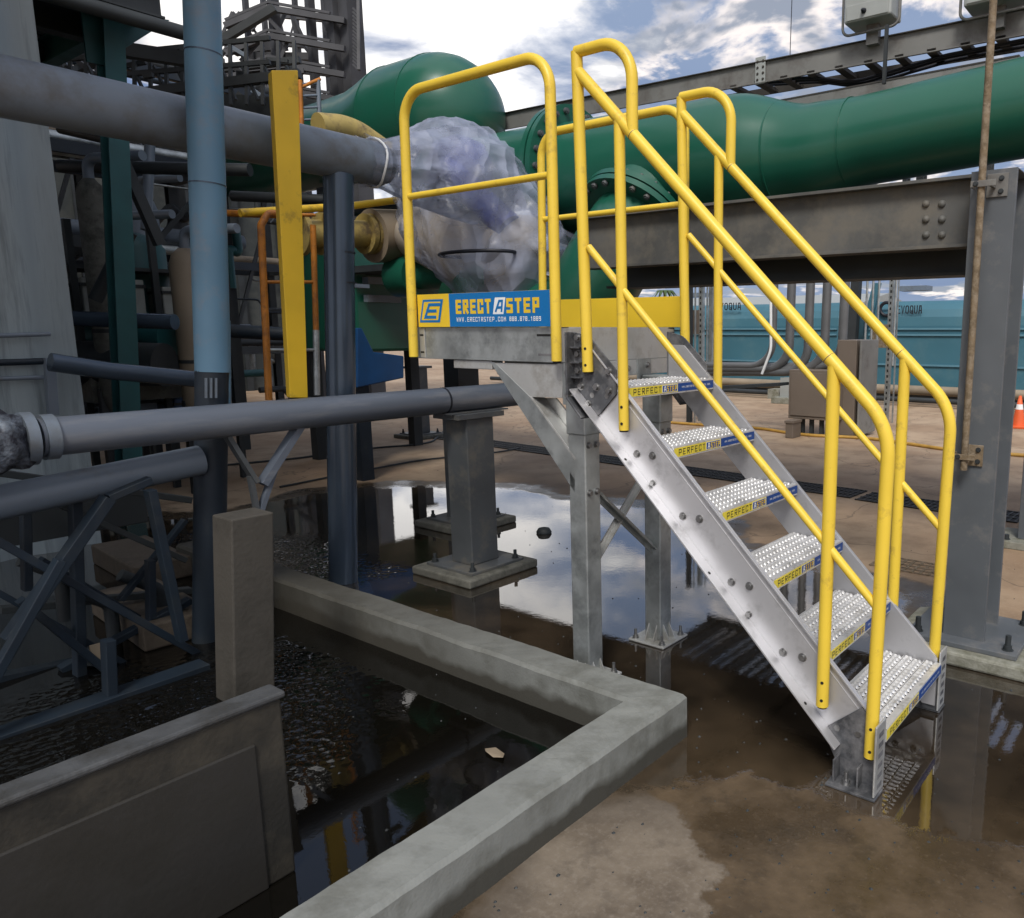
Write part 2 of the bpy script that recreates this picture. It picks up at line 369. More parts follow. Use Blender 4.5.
    ro = math_('MAXIMUM', math_('MULTIPLY', ro, math_('SUBTRACT', 1., water)), .012)
    l.new(ro, b.inputs['Roughness'])
    b.inputs['IOR'].default_value = 1.45
    l.new(math_('MULTIPLY', math_('MULTIPLY', water, 1.), math_('SUBTRACT', 1., att('basin_field'))), b.inputs['Coat Weight']); b.inputs['Coat Roughness'].default_value = .012; b.inputs['Coat IOR'].default_value = 1.6
    # bump: rough when dry, ripples in one part of the water
    rip = att('ripple_field')
    v2 = n.new('ShaderNodeTexVoronoi'); v2.feature = 'SMOOTH_F1'; v2.inputs['Scale'].default_value = 34; l.new(P, v2.inputs['Vector'])
    hd = math_('ADD', math_('MULTIPLY', sp, .2), math_('MULTIPLY', med, .5))
    hd = math_('MULTIPLY', hd, math_('SUBTRACT', 1., water))
    hw = math_('MULTIPLY', water, math_('ADD', math_('MULTIPLY', rip, math_('MULTIPLY', v2.outputs['Distance'], 1.6)), math_('MULTIPLY', fine, .05)))
    bp = n.new('ShaderNodeBump'); bp.inputs['Strength'].default_value = .6; bp.inputs['Distance'].default_value = .008; l.new(math_('ADD', hd, hw), bp.inputs['Height'])
    l.new(bp.outputs['Normal'], b.inputs['Normal']); l.new(bp.outputs['Normal'], b.inputs['Coat Normal'])
    return m
M['ground'] = ground_material()
def axis(lo, hi, st):
    q = [-400, -120, -40, -15]; x = lo; q = [v for v in q if v < lo-1]
    while x < hi: q.append(x); x += st
    return q+[v for v in (hi, hi+2, 15, 40, 120, 400)]
GX = axis(-6.2, 3.6, .045); GY = axis(-3.6, 3.7, .045)
vs = [(x, y, 0) for y in GY for x in GX]; nx = len(GX)
me = bpy.data.meshes.new('ground'); me.from_pydata(vs, [], [(j*nx+i, j*nx+i+1, (j+1)*nx+i+1, (j+1)*nx+i) for j in range(len(GY)-1) for i in range(nx-1)])
def EL(x, y, e):
    cx, cy, rx, ry = e[:4]; ro = e[4] if len(e) > 4 else 0
    dx, dy = x-cx, y-cy; c_, s_ = math.cos(ro), math.sin(ro)
    return 1-math.hypot((dx*c_+dy*s_)/rx, (-dx*s_+dy*c_)/ry)
PUD = [(-2.95, 1.35, 1.35, 1.25), (-1.7, 1.0, 1.6, 1.7), (-.2, .62, 1.45, 1.5), (1.25, .62, 1.2, .85), (2.3, .75, 1.3, .85), (-3.4, -.6, 2.0, 1.2), (-.7, -1.6, 1.35, 1.7)]
DMP = [(1.7, -.55, 1.45, 1.0), (1.9, .0, 2.2, 1.2)]
fields = {k_: [0.]*len(vs) for k_ in ('water_field', 'damp_field', 'apron_field', 'ripple_field', 'basin_field')}
for i, (x, y, _z) in enumerate(vs):
    if abs(x) > 14 or abs(y) > 14:
        for k_ in ('water_field', 'damp_field', 'apron_field'): fields[k_][i] = -1
        continue
    w_ = noise.fractal(Vector((x*1.5, y*1.5, 3.3)), 1., 2., 4)*.16
    w2 = noise.fractal(Vector((x*2.4, y*2.4, 8.1)), 1., 2., 4)*.2
    mk = max(EL(x, y, e) for e in PUD)+w_
    fields['water_field'][i] = mk
    fields['damp_field'][i] = max(mk+.16, max(EL(x, y, e) for e in DMP)+w_*1.5)
    fields['apron_field'][i] = EL(x, y, (.72, -1.25, .62, 1.0, .35))+w2
    fields['basin_field'][i] = 1. if (x < .58 and y < -.16 and x > -3) else 0.
    fields['ripple_field'][i] = min(1, max(0, 2.2*(max(EL(x, y, (-2.7, .1, 1.15, .62)), EL(x, y, (-1.0, -1.1, .8, .8)))+w2*.8)))
for k_, v_ in fields.items():
    at_ = me.attributes.new(k_, 'FLOAT', 'POINT'); at_.data.foreach_set('value', v_)
me.materials.append(M['ground']); go = bpy.data.objects.new('ground', me); C.objects.link(go); go['kind'] = 'structure'

# curb (L shaped containment kerb) with chamfered top edges
def curb_prof(w, h, c=.012): return [(-w/2, 0), (w/2, 0), (w/2, h-c), (w/2-c, h), (-w/2+c, h), (-w/2, h-c)]
cu = MB()
NS = 90
def rag(p): return (noise.noise(Vector(p)*4)*.003+noise.noise(Vector(p)*17)*.0018)
# long arm along y, x .505-.665 ; arm along x, y -.25 - -.10 (mitred at the corner)
H = .16
oa = [(.665, -3.2), (.665, -.085)]; 
poly_out = [Vector((.665, -3.2, 0)), Vector((.665, -.085, 0)), Vector((-2.9, -.085, 0))]
poly_in = [Vector((.505, -3.2, 0)), Vector((.505, -.235, 0)), Vector((-2.9, -.235, 0))]
def ringpts(po, pi, h, c):
    do = Vector((pi.x-po.x, pi.y-po.y, 0)).normalized()*c
    return [po, po+Vector((0, 0, h-c)), po+do+Vector((0, 0, h)), pi-do+Vector((0, 0, h)), pi+Vector((0, 0, h-c)), pi]
rows = []
for a in range(2):
    for i in range(NS+(a == 1)):
        t = i/NS
        po = poly_out[a].lerp(poly_out[a+1], t); pi = poly_in[a].lerp(poly_in[a+1], t)
        r_ = ringpts(po, pi, H, .014)
        r_ = [Vector((p.x+rag((p.x, p.y, p.z)), p.y+rag((p.y, p.z+3, p.x)), p.z+(rag((p.x+9, p.y, 0))*1.5 if p.z > .1 else 0))) for p in r_]
        rows.append(r_)
vs = [p for r_ in rows for p in r_]; fs = [(i*6+j, i*6+j+1, (i+1)*6+j+1, (i+1)*6+j) for i in range(len(rows)-1) for j in range(5)]
cu.add(vs, fs); cu.add(rows[0], [tuple(range(6))]); cu.add(rows[-1], [tuple(range(6))[::-1]])
m = mat('curb_concrete_wet_foot_shaded_arm', (.225, .235, .222), .72, var=.13, scale=5, bump=.12, bscale=120, dirt=(.15, .155, .14), dirtamt=.45, dscale=4)
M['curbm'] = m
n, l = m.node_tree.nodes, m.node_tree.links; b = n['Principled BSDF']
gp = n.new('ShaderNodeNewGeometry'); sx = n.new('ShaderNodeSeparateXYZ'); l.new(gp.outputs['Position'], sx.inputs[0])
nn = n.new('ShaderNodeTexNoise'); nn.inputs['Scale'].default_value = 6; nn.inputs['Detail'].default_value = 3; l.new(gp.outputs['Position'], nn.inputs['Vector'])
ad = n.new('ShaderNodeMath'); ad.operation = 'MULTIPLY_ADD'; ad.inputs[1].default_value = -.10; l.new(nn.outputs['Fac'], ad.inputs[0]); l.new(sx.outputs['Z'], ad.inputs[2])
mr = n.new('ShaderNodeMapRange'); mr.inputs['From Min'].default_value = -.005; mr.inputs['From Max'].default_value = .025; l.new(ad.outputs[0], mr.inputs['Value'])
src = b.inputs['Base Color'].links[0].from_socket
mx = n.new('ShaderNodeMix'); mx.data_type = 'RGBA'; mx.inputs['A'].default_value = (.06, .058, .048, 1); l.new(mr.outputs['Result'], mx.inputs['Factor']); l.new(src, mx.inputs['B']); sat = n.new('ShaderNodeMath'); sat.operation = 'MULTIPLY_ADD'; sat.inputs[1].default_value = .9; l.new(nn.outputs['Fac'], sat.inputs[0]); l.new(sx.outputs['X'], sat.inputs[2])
mr2 = n.new('ShaderNodeMapRange'); mr2.inputs['From Min'].default_value = -1.1; mr2.inputs['From Max'].default_value = 1.0; mr2.inputs['To Min'].default_value = .08; l.new(sat.outputs[0], mr2.inputs['Value'])  # back arm darkened leftwards in the colour, for shade as well as damp
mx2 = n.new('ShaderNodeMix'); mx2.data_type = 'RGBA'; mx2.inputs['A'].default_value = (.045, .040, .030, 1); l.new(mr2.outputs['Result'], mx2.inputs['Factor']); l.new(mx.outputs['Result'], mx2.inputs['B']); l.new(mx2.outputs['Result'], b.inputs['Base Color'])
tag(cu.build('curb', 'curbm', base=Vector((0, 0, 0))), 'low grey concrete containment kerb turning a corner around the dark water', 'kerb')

# concrete wall in the left foreground, standing in the basin
wx = .2
A = X(wx, 0, 808); B_ = X(wx, 285, 688)
zt = (A.z+B_.z)/2+.004; ye = B_.y
w = thing('concrete_wall', 'dark stained concrete wall rising from the basin water in the left foreground', 'wall', (wx-.06, -2.2, 0))
mb = MB(); mb.mm((wx-.07, -4.2, 0), (wx-.006, ye-.010, zt-.0185)); mb.build('wall_body', 'concdark', w, bevel=.006)
mb = MB(); mb.mm((wx-.074, -4.2, zt-.018), (wx+.002, ye, zt)); mb.build('wall_cap', 'capdark', w, bevel=.006)
mb = MB(); mb.mm((wx-.012, -4.2, 0), (wx+.001, ye-.085, zt-.11)); mb.build('wall_panel', mat('smooth_damp_render', (.027, .025, .022), .6, var=.15, scale=2.5, bump=.08, bscale=50, dirt=(.024, .022, .018), dirtamt=.5, dscale=2.5), w, bevel=.004)

# =================================================================== STAIR + PLATFORM
st = thing('access_stair', 'aluminium stair with yellow handrails leading to a small galvanised platform', 'stair', (1.25, .3, 0))
HS = .2032; n0 = .348; rr_ = .2006; TW = .586
def sub(name, mb, m, parent, bevel=0., label=None):
    o = mb.build(name, m, parent, bevel)
    if label: o['label'] = label
    return o
# stringers
def stringer(yw, side):
    """channel on plane y=yw ; side -1: flange towards -y, +1: towards +y"""
    t = .007
    top = lambda x: Vector((x, 0, 1.553-x)); bot = lambda x: Vector((x, 0, 1.318-x))
    mb = MB()
    # web: from vertical cut at the deck to vertical cut above the foot
    web = [(.115, 1.203), (.115, 1.36), (.195, 1.358), (1.335, .218), (1.335, .03), (1.288, .03)]
    y0 = yw if side < 0 else yw; y1 = yw-t*side*(-1)*0
    ya, yb = (yw-t, yw) if side < 0 else (yw, yw+t)
    mb.prism([(x, ya, z) for x, z in web], (0, yb-ya, 0))
    # lower flange, outward
    d = Vector((1, 0, -1)).normalized(); nrm = Vector((1, 0, 1)).normalized()
    o_ = -1 if side < 0 else 1
    p0 = Vector((.115, 0, 1.203)); p1 = Vector((1.205, 0, .113))
    yf = (ya if side < 0 else yb)
    fl = .05
    mb.prism([p0+Vector((0, yf, 0)), p1+Vector((0, yf, 0)), p1+Vector((0, yf+o_*fl, 0)), p0+Vector((0, yf+o_*fl, 0))], nrm*.006)
    # upper flange: short lip outward
    q0 = Vector((.196, 0, 1.357)); q1 = Vector((1.33, 0, .223))
    mb.prism([q0+Vector((0, yf, 0)), q1+Vector((0, yf, 0)), q1+Vector((0, yf+o_*.012, 0)), q0+Vector((0, yf+o_*.012, 0))], -nrm*.006)
    # ribs of the extrusion
    for k in (.135, .150):
        r0 = p0+nrm*k+Vector((0, yf, 0)); r1 = p1+nrm*k+d*.0+Vector((0, yf, 0))
        mb.prism([r0, r1, r1+Vector((0, o_*.0015, 0)), r0+Vector((0, o_*.0015, 0))], nrm*.0025)
    s_ = sub('stringer', mb, 'alu', st, .0012)
    # bolts: two beneath each tread
    first = None
    for i in range(6):
        x = n0+i*rr_; z = (6-i)*HS
        for dx, dz in ((-.155, -.035), (-.085, -.035)):
            px, pz = x+dx, z+dz-.0
            bb = MB().hexbolt((px, yf, pz), (0, o_, 0), .011, .008)
            sub('bolt', bb, 'bolt', s_)
            if side > 0:
                sub('bolt', MB().hexbolt((px, yw, pz), (0, -1, 0), .010, .008), 'bolt', s_)
    for i in (1, 3):
        x = n0+i*rr_-.12; z = (6-i)*HS-.17
        sub('bolt', MB().hexbolt((x+.035, yf, z+.035), (0, o_, 0), .009, .007), 'bolt', s_)
    for x in (.36, .72, 1.09):
        hole = MB().tube([p0+(p1-p0)*((x-.115)/1.09)+Vector((0, yf+o_*.03, 0))+nrm*.006, p0+(p1-p0)*((x-.115)/1.09)+Vector((0, yf+o_*.03, 0))+nrm*.0065], .006, 10)
        sub('bolt_hole', hole, 'dark', s_)
    # connector bracket at the top (dark casting) and foot casting
    poly = [(.108, 1.415), (.185, 1.397), (.308, 1.28), (.307, 1.194), (.225, 1.113), (.172, 1.108), (.104, 1.184)]
    yo = yf+o_*.0015
    mb = MB(); mb.prism([(x, yo, z) for x, z in poly], (0, o_*.007, 0))
    mb.prism([(.100, yo, 1.415), (.108, yo, 1.415), (.108, yo, 1.184), (.100, yo, 1.184)], (0, o_*.05, 0))
    mb.prism([(.176, yo, 1.103), (.104, yo, 1.178), (.098, yo, 1.172), (.170, yo, 1.097)], (0, o_*.05, 0))
    for z in (1.355, 1.30, 1.245): mb.prism([(.108, yo, z), (.150, yo, z), (.150, yo, z+.006), (.108, yo, z+.006)], (0, o_*.03, 0))
    br = sub('connector_bracket', mb, 'casting', st, .0015)
    for x, z in ((.128, 1.395), (.128, 1.335), (.128, 1.275), (.14, 1.215), (.275, 1.275), (.215, 1.215), (.275, 1.205), (.175, 1.15)):
        sub('bolt', MB().hexbolt((x, yo+o_*.007, z), (0, o_, 0), .011, .010), 'bolt', br)
    mb = MB(); mb.prism([(x, yo, z) for x, z in [(1.275, .262), (1.147, .150), (1.198, .05), (1.204, .004), (1.338, .004), (1.338, .20), (1.30, .24)]], (0, o_*.006, 0))
    mb.mm((1.19, yo, .001), (1.352, yo+o_*.075, .009))
    mb.prism([(1.205, yo, .009), (1.211, yo, .009), (1.211, yo, .085), (1.205, yo, .085)], (0, o_*.055, 0))
    mb.prism([(1.280, yo, .009), (1.286, yo, .009), (1.286, yo, .075), (1.280, yo, .075)], (0, o_*.045, 0))
    ft = sub('foot_bracket', mb, 'casting', st, .0015)
    mb = MB(); mb.mm((1.342, min(yw-.002*o_, yo+o_*.072), .012), (1.349, max(yw-.002*o_, yo+o_*.072), .245))
    fp = sub('slotted_plate', mb, 'galv_light', ft, .003)
    for k in range(6):
        sub('slot', MB().mm((1.3492, yo+o_*.012, .03+k*.034), (1.3497, yo+o_*.05, .046+k*.034)), 'casting', fp)
    sub('anchor_bolt', MB().hexbolt((1.245, yo+o_*.038, .009), (0, 0, 1), .013, .012).tube([(1.245, yo+o_*.038, .02), (1.245, yo+o_*.038, .05)], .007, 8), 'bolt', ft)
    return s_
YN = 0.0; YF = TW
stringer(-.001, -1); stringer(TW+.001, 1)
# treads
def tread_mesh():
    mb = MB(); d = .222; x0 = n0; z = 6*HS; y0, y1 = .002, TW-.002
    mb.mm((x0-.022, y0, z-.042), (x0, y1, z))              # nosing
    mb.mm((x0-.022, y0, z-.003), (x0-.0005, y1, z+.0015))
    mb.mm((x0-d, y0, z-.036), (x0-d+.006, y1, z-.001))      # rear lip
    nr = 5; cell = (d-.03)/nr
    for k in range(nr+1):
        xa = x0-d+.006+k*cell; mb.mm((xa-.002, y0, z-.008), (xa+.002, y1, z-.003))
    ns = 22; py = (y1-y0)/ns
    for k in range(nr):
        xa = x0-d+.006+k*cell+.003; xb = xa+cell-.005
        for j in range(ns):
            yc = y0+(j+.5)*py + (py/2 if k % 2 else 0)
            if yc+.006 > y1: continue
            w = .0072; hh = .0125
            # arched louvre: half-round ridge along x with serrated crown
            xs = [xa+(xb-xa)*q for q in (0, .22, .5, .78, 1)]; zs = [0, .8, .62, .8, 0]
            vs = []
            for x, q in zip(xs, zs):
                vs += [(x, yc-w, z-.004), (x, yc-w*.45, z-.004+hh*q*.85), (x, yc+w*.55, z-.004+hh*q), (x, yc+w, z-.004+hh*q*.35)]
            mb.add(vs, [(i*4+a, i*4+a+1, i*4+4+a+1, i*4+4+a) for i in range(4) for a in range(3)])
    # support rails under
    for q in (.04, TW-.05): mb.mm((x0-d+.01, q, z-.045), (x0-.022, q+.006, z-.008))
    return mb
base_t = Vector((n0, 0, 6*HS))
t0 = tread_mesh().build('tread', 'alu_tread', st)
sp_ = MB(); sp_.mm((n0+.0004, .004, 6*HS-.036), (n0+.0014, .3178, 6*HS-.004)); sp_.build('nosing_strip', 'stripyellow', t0)
sp_ = MB(); sp_.mm((n0+.0004, .3182, 6*HS-.036), (n0+.0014, TW-.004, 6*HS-.004)); sp_.build('nosing_strip', 'blue_deep', t0, label='blue half of the tread strip')
uy = Vector((0, 1, 0)); uz = Vector((0, 0, 1))
tx = MB(); text(tx, 'PERFECT', Vector((n0+.0015, .03, 6*HS-.031)), uy, uz, .022, .175, t=.13)
tx.build('lettering', 'black', t0)
tx = MB(); quad(tx, Vector((n0+.0016, 0, 6*HS)), uy, uz, .212, -.034, .314, -.006); tx.build('badge_panel', 'white', t0)
tx = MB(); quad(tx, Vector((n0+.0019, 0, 6*HS)), uy, uz, .215, -.0325, .311, -.0075); tx.build('badge_panel', 'blue_deep', t0)
tx = MB(); text(tx, 'STEP', Vector((n0+.0021, .243, 6*HS-.031)), uy, uz, .021, .064, t=.2); tx.build('lettering', 'signyellow', t0)
tx = MB(); text(tx, 'A', Vector((n0+.0021, .221, 6*HS-.031)), uy, uz, .021, .018, t=.2); tx.build('lettering', 'white', t0)
tx = MB(); text(tx, 'WWW.ERECTASTEP.COM 888.878.1889', Vector((n0+.0016, .345, 6*HS-.023)), uy, uz, .0075, .21, t=.16); tx.build('lettering', 'white', t0)
for i in range(1, 6):
    off = Vector((i*rr_, 0, -i*HS)); c = t0.copy(); C.objects.link(c); c.parent = st; c.location = t0.location+off; W[c.name] = W[t0.name]
    for ch in t0.children:
        cc = ch.copy(); C.objects.link(cc); cc.parent = c

# handrails
RR = .0205
def handrail(y, midk, zb1, zb2, zb3, zb4, outy):
    e = MB(); root = None
    # main post with the loop at the top
    A_ = Vector((.176, y, 2.345))
    main = MB().tube([(.186, y, zb1), (.160, y, 2.372)], RR)
    post = main.build('handrail', 'yellow', st)
    lp = MB().tube([(.160, y, 2.372), (.402, y, 2.372), (.400, y, 2.075)], RR*.97, fil=[.13], seg=10)
    sub('rail_loop', lp, 'yellow', post)
    top = MB().tube([(.168, y, 2.305), (1.240, y, 1.232), (1.324, y, 1.09), (1.313, y, zb4)], RR, fil=[.2, .2], seg=5)
    top = MB().tube([(.168, y, 2.305), (1.325, y, 1.148), (1.314, y, zb4)], RR, fil=[.22], seg=10)
    tr = sub('top_rail', top, 'yellow', post)
    sub('post', MB().tube([(.352, y, zb2), (.345, y, 2.122)], RR*.92), 'yellow', post)
    sub('post', MB().tube([(1.149, y, zb3), (1.149, y, 1.318)], RR), 'yellow', post)
    for (xa, xb) in ((.2, .35), (.352, 1.14), (1.15, 1.31)):
        sub('mid_rail', MB().tube([(xa, y, midk-xa), (xb, y, midk-xb)], .0135), 'yellow', post)
    for x, z in ((.186, zb1), (.352, zb2), (1.149, zb3), (1.313, zb4)):
        sub('post_cap', MB().tube([(x, y, z-.006), (x, y, z+.002)], RR*.8, 12), 'dark', post)
        for dz in (.025, .085):
            if x > 1.3 and dz > .05: dz = .1
            p = Vector((x, y, z+dz)); d_ = (Vector((CO.x, CO.y, 0))-Vector((x, y, 0))).normalized(); d_ = Vector((.25, -1, 0)).normalized()
            sub('bolt_hole', MB().tube([p+d_*(RR-.0005), p+d_*(RR+.0006)], .0052, 10), 'dark', post)
    # sleeve seams
    for q in (.405, 1.131):
        a = Vector((q, y, 2.472-q)); dd = Vector((1, 0, -1)).normalized()
        sub('seam_ring', MB().tube([a-dd*.0012, a+dd*.0012], RR+.0006, 16), 'rust', post)
    return post
yn = -.030; yf = TW+.03
nr_ = handrail(yn, 1.915, 1.271, 1.067, .238, .116, -1)
fr_ = handrail(yf, 2.018, 1.271, 1.067, .238, .116, 1)
fr_.name = 'handrail'
# spacers between post and stringer
for y_, a_ in ((yn, -.008), (yf, TW+.008)):
    for x, z in ((.352, 1.09), (1.149, .27), (1.313, .14)):
        pass

# platform
PL, DW = -.88, .80; DZ = 1.434; DT = .137
dk = MB(); dk.mm((PL, .028, DZ-.012), (-.002, DW-.002, DZ-.003)); deck = dk.build('platform_deck', 'galv', st)
def channel(mb, a, b_, h, outw):   # c-channel edge beam, a->b at top line, outward dir
    a = Vector(a); b_ = Vector(b_); o = Vector(outw)
    t = .006
    mb.prism([a, b_, b_-Vector((0, 0, h)), a-Vector((0, 0, h))], -o*t)
    mb.prism([a-o*t, b_-o*t, b_-o*.05, a-o*.05], (0, 0, -t))
    q = Vector((0, 0, h))
    mb.prism([a-q-o*t, b_-q-o*t, b_-q-o*.05, a-q-o*.05], (0, 0, t))
mb = MB(); channel(mb, (PL, .0265, DZ), (-.0, .0265, DZ), DT, (0, -1, 0)); eb = sub('edge_beam', mb, 'galv', deck, .0015)
sub('slot', MB().mm((-.125, .0255, DZ-.036), (-.045, .0262, DZ-.027)), 'dark', eb); sub('slot', MB().mm((-.12, .0255, DZ-.112), (-.045, .0262, DZ-.103)), 'casting', eb)
mb = MB(); channel(mb, (0, .030, DZ), (0, DW, DZ), DT, (1, 0, 0)); eb2 = sub('edge_beam', mb, 'galv_light', deck, .0015)
mb = MB(); channel(mb, (PL, DW, DZ), (0, DW, DZ), DT, (0, 1, 0)); sub('edge_beam', mb, 'galv', deck)
mb = MB(); channel(mb, (PL, .03, DZ), (PL, DW, DZ), DT, (-1, 0, 0)); sub('edge_beam', mb, 'galv', deck)
mb = MB()
for q in range(1, 4): mb.mm((PL+q*.22, .03, DZ-.09), (PL+q*.22+.006, DW, DZ-.013))
sub('joist', mb, 'galv', deck)
# slotted corner plates beside the near posts
for x in (.0025, .0025):
    pass
mb = MB(); mb.mm((.0005, .0285, DZ-.135), (.0045, .105, DZ-.004)); cp = sub('corner_plate', mb, 'galv_light', deck, .001)
for z in (.03, .105): sub('slot', MB().mm((.0046, .07, DZ-z-.008), (.0051, .098, DZ-z)), 'dark', cp)
for x0_ in (PL+.015, ):
    mb = MB(); mb.mm((x0_+.02, .0215, DZ-.134), (x0_+.055, .0258, DZ-.003)); cp = sub('corner_plate', mb, 'galv_light', deck, .001)
    for z in (.03, .105): sub('slot', MB().mm((x0_+.024, .0208, DZ-z-.008), (x0_+.048, .0213, DZ-z)), 'dark', cp)
# ledger under the front beam
mb = MB(); mb.mm((-.03, .035, DZ-.205), (.006, .775, DZ-.1385)); led = sub('ledger', mb, 'galv_light', st, .002)
mb = MB(); mb.mm((.0065, .50, DZ-.23), (.011, .60, DZ-.137)); lp_ = sub('ledger_plate', mb, 'galv', led, .001)
sub('bolt', MB().hexbolt((.011, .575, DZ-.165), (1, 0, 0), .010, .008), 'bolt', led)
sub('bolt', MB().hexbolt((.006, .44, DZ-.175), (1, 0, 0), .010, .008), 'bolt', led)
sub('spacer_block', MB().mm((-.40, .035, DZ-.175), (-.64, .10, DZ-.139)), 'galv_light', st, .003)
sub('cross_channel', MB().mm((-.50, .20, DZ-.22), (-.06, .26, DZ-.139)), 'galv', st, .003)
# guard rails
def guard(y, xr, xl, zb):
    g = MB().tube([(xl-.012, y, zb), (xl+.012, y, 2.405), (xr, y, 2.405), (xr, y, zb)], RR, fil=[.12, .12], seg=10)
    o = g.build('guardrail', 'yellow', st)
    sub('mid_rail', MB().tube([(xl+.004, y, 1.987), (xr, y, 1.987)], .0135), 'yellow', o)
    for x in (xl-.012, xr): sub('post_cap', MB().tube([(x, y, zb-.006), (x, y, zb+.002)], RR*.8, 12), 'dark', o)
    return o
gn = guard(-.005, .008, -.845, 1.305)
gf = guard(DW+.03, .035, -.86, 1.31)
# toe boards
tb = MB(); tb.mm((-.835, .012, DZ+.001), (-.02, .018, 1.575)); tb = sub('toe_board', tb, 'signyellow', st, .001)
fx = lambda u: Y(.0115, u, 310).x
ux = Vector((1, 0, 0))
xb0 = fx(449.5)
pn = MB(); pn.mm((xb0, .0105, DZ+.002), (-.022, .0118, 1.5745)); sub('sign_panel', pn, 'blue', tb)
o0 = Vector((0, .0103, 0))
tx = MB(); xa, xb = fx(456), fx(491.5)
zt0, zt1 = 1.489, 1.548
text(tx, 'ERECT', Vector((xa, .0103, zt0)), ux, uz, zt1-zt0, xb-xa, t=.22, gap=.13, asp=.56)
text(tx, 'STEP', Vector((fx(506.5), .0103, zt0)), ux, uz, zt1-zt0, fx(540)-fx(506.5), t=.22, gap=.13, asp=.56)
sub('lettering', tx, 'signyellow', tb)
# tilted white badge with a blue A
sl = .16
def para(mb, x0, x1, z0, z1, yy, s=.22):
    mb.add([(x0, yy, z0), (x1, yy, z0), (x1+s*(z1-z0), yy, z1), (x0+s*(z1-z0), yy, z1)], [(0, 1, 2, 3)])
pp = MB(); para(pp, fx(493), fx(503.5), zt0-.003, zt1+.004, .0102); sub('badge_panel', pp, 'white', tb)
tx = MB(); text(tx, 'A', Vector((fx(494.5), .0099, zt0+.005)), ux, uz, zt1-zt0-.010, fx(503)-fx(494.5), t=.2, slant=.2); sub('lettering', tx, 'blue', tb)
tx = MB(); text(tx, 'WWW.ERECTASTEP.COM', Vector((fx(456.5), .0103, 1.457)), ux, uz, .0185, fx(506)-fx(456.5), t=.15, gap=.26, asp=.7)
text(tx, '888.878.1889', Vector((fx(509.5), .0103, 1.458)), ux, uz, .0175, fx(541)-fx(509.5), t=.16, gap=.24); sub('lettering', tx, 'white', tb)
# emblem: blue slanted frame with an E inside
em = MB(); xl_, xr_ = fx(419.3), fx(439.5); za, zb_ = 1.455, 1.553
para(em, xl_, xr_, za, zb_, .0110, .28); sub('emblem', em, 'blue', tb)
em = MB(); para(em, xl_+.014, xr_-.012, za+.010, zb_-.010, .0106, .28); sub('emblem', em, 'signyellow', tb)
em = MB(); text(em, 'E', Vector((xl_+.026, .0103, za+.016)), ux, uz, zb_-za-.032, (xr_-xl_)-.046, t=.2, slant=.30, asp=.75); sub('emblem', em, 'blue', tb)
tf = MB(); tf.mm((-.70, DW-.018, DZ+.001), (.045, DW-.012, 1.575)); sub('toe_board', tf, 'signyellow', st, .001)
# legs
def leg(cx, cy, ztop, a=.088):
    mb = MB(); t = .005
    mb.mm((cx-a/2, cy-a/2, .012), (cx+a/2, cy+a/2, ztop))
    L_ = mb.build('leg', 'galv', st); md = L_.modifiers.new('bevel', 'BEVEL'); md.width = .006; md.segments = 3
    sl = MB().mm((cx-a/2-.005, cy-a/2-.005, 1.02), (cx+a/2+.005, cy+a/2+.005, ztop+.003)); sub('sleeve', sl, 'galv', L_, .005)
    pl = MB().mm((cx-.1, cy-.1, .001), (cx+.1, cy+.1, .012)); sub('base_plate', pl, 'galv_light', L_, .004)
    for dx in (-.022, .022):
        gs = MB(); gs.prism([(cx+dx, cy-a/2, .012), (cx+dx, cy-a/2-.035, .012), (cx+dx, cy-a/2, .085)], (.005, 0, 0)); sub('gusset', gs, 'galv_light', L_)
        gs = MB(); gs.prism([(cx+a/2, cy+dx, .012), (cx+a/2+.035, cy+dx, .012), (cx+a/2, cy+dx, .085)], (0, .005, 0)); sub('gusset', gs, 'galv_light', L_)
    for dx in (-.075, .075):
        for dy in (-.075, .075):
            sub('anchor_bolt', MB().hexbolt((cx+dx, cy+dy, .012), (0, 0, 1), .012, .012).tube([(cx+dx, cy+dy, .02), (cx+dx, cy+dy, .055)], .0065, 8), 'bolt', L_)
    for z in (.98, .79):
        for dy in (-.022, .022):
            sub('bolt', MB().hexbolt((cx+a/2, cy+dy, z), (1, 0, 0), .011, .009), 'bolt', L_)
    return L_
leg(.065, .078, 1.16); leg(.065, .574, 1.225)
gp_ = MB(); gp_.mm((.0, .0315, 1.135), (.104, .0365, 1.297)); gp_.mm((.104, .0315, 1.135), (.109, .13, 1.297))
gpo = sub('corner_gusset', gp_, 'galv', st, .001)
for x, z in ((.03, 1.26), (.03, 1.175), (.08, 1.26)): sub('bolt', MB().hexbolt((x, .0315, z), (0, -1, 0), .011, .009), 'bolt', gpo)
# knee brace
K = lambda yy, pts: [Y(yy, u, v) for u, v in pts]
mb = MB(); mb.prism(K(.036, [(492, 362.5), (563, 364.5), (562, 398), (529, 397)]), (0, .006, 0)); kb = sub('knee_brace', mb, 'galv_light', st, .001)
mb = MB(); mb.prism(K(.034, [(490, 362), (494, 362), (529, 396), (575, 459), (575, 493)]), (0, .006, 0)); sub('channel_flange', mb, 'galv', kb, .001)
mb = MB(); mb.prism(K(.034, [(529, 396), (531.5, 397), (576, 458), (575, 461)]), (0, .07, 0)); sub('channel_web', mb, 'galv_light', kb, .001)
mb = MB(); mb.prism(K(.105, [(530, 398), (556, 398), (580, 428), (580, 462)]), (0, .006, 0)); sub('channel_flange', mb, 'galv_light', kb, .001)
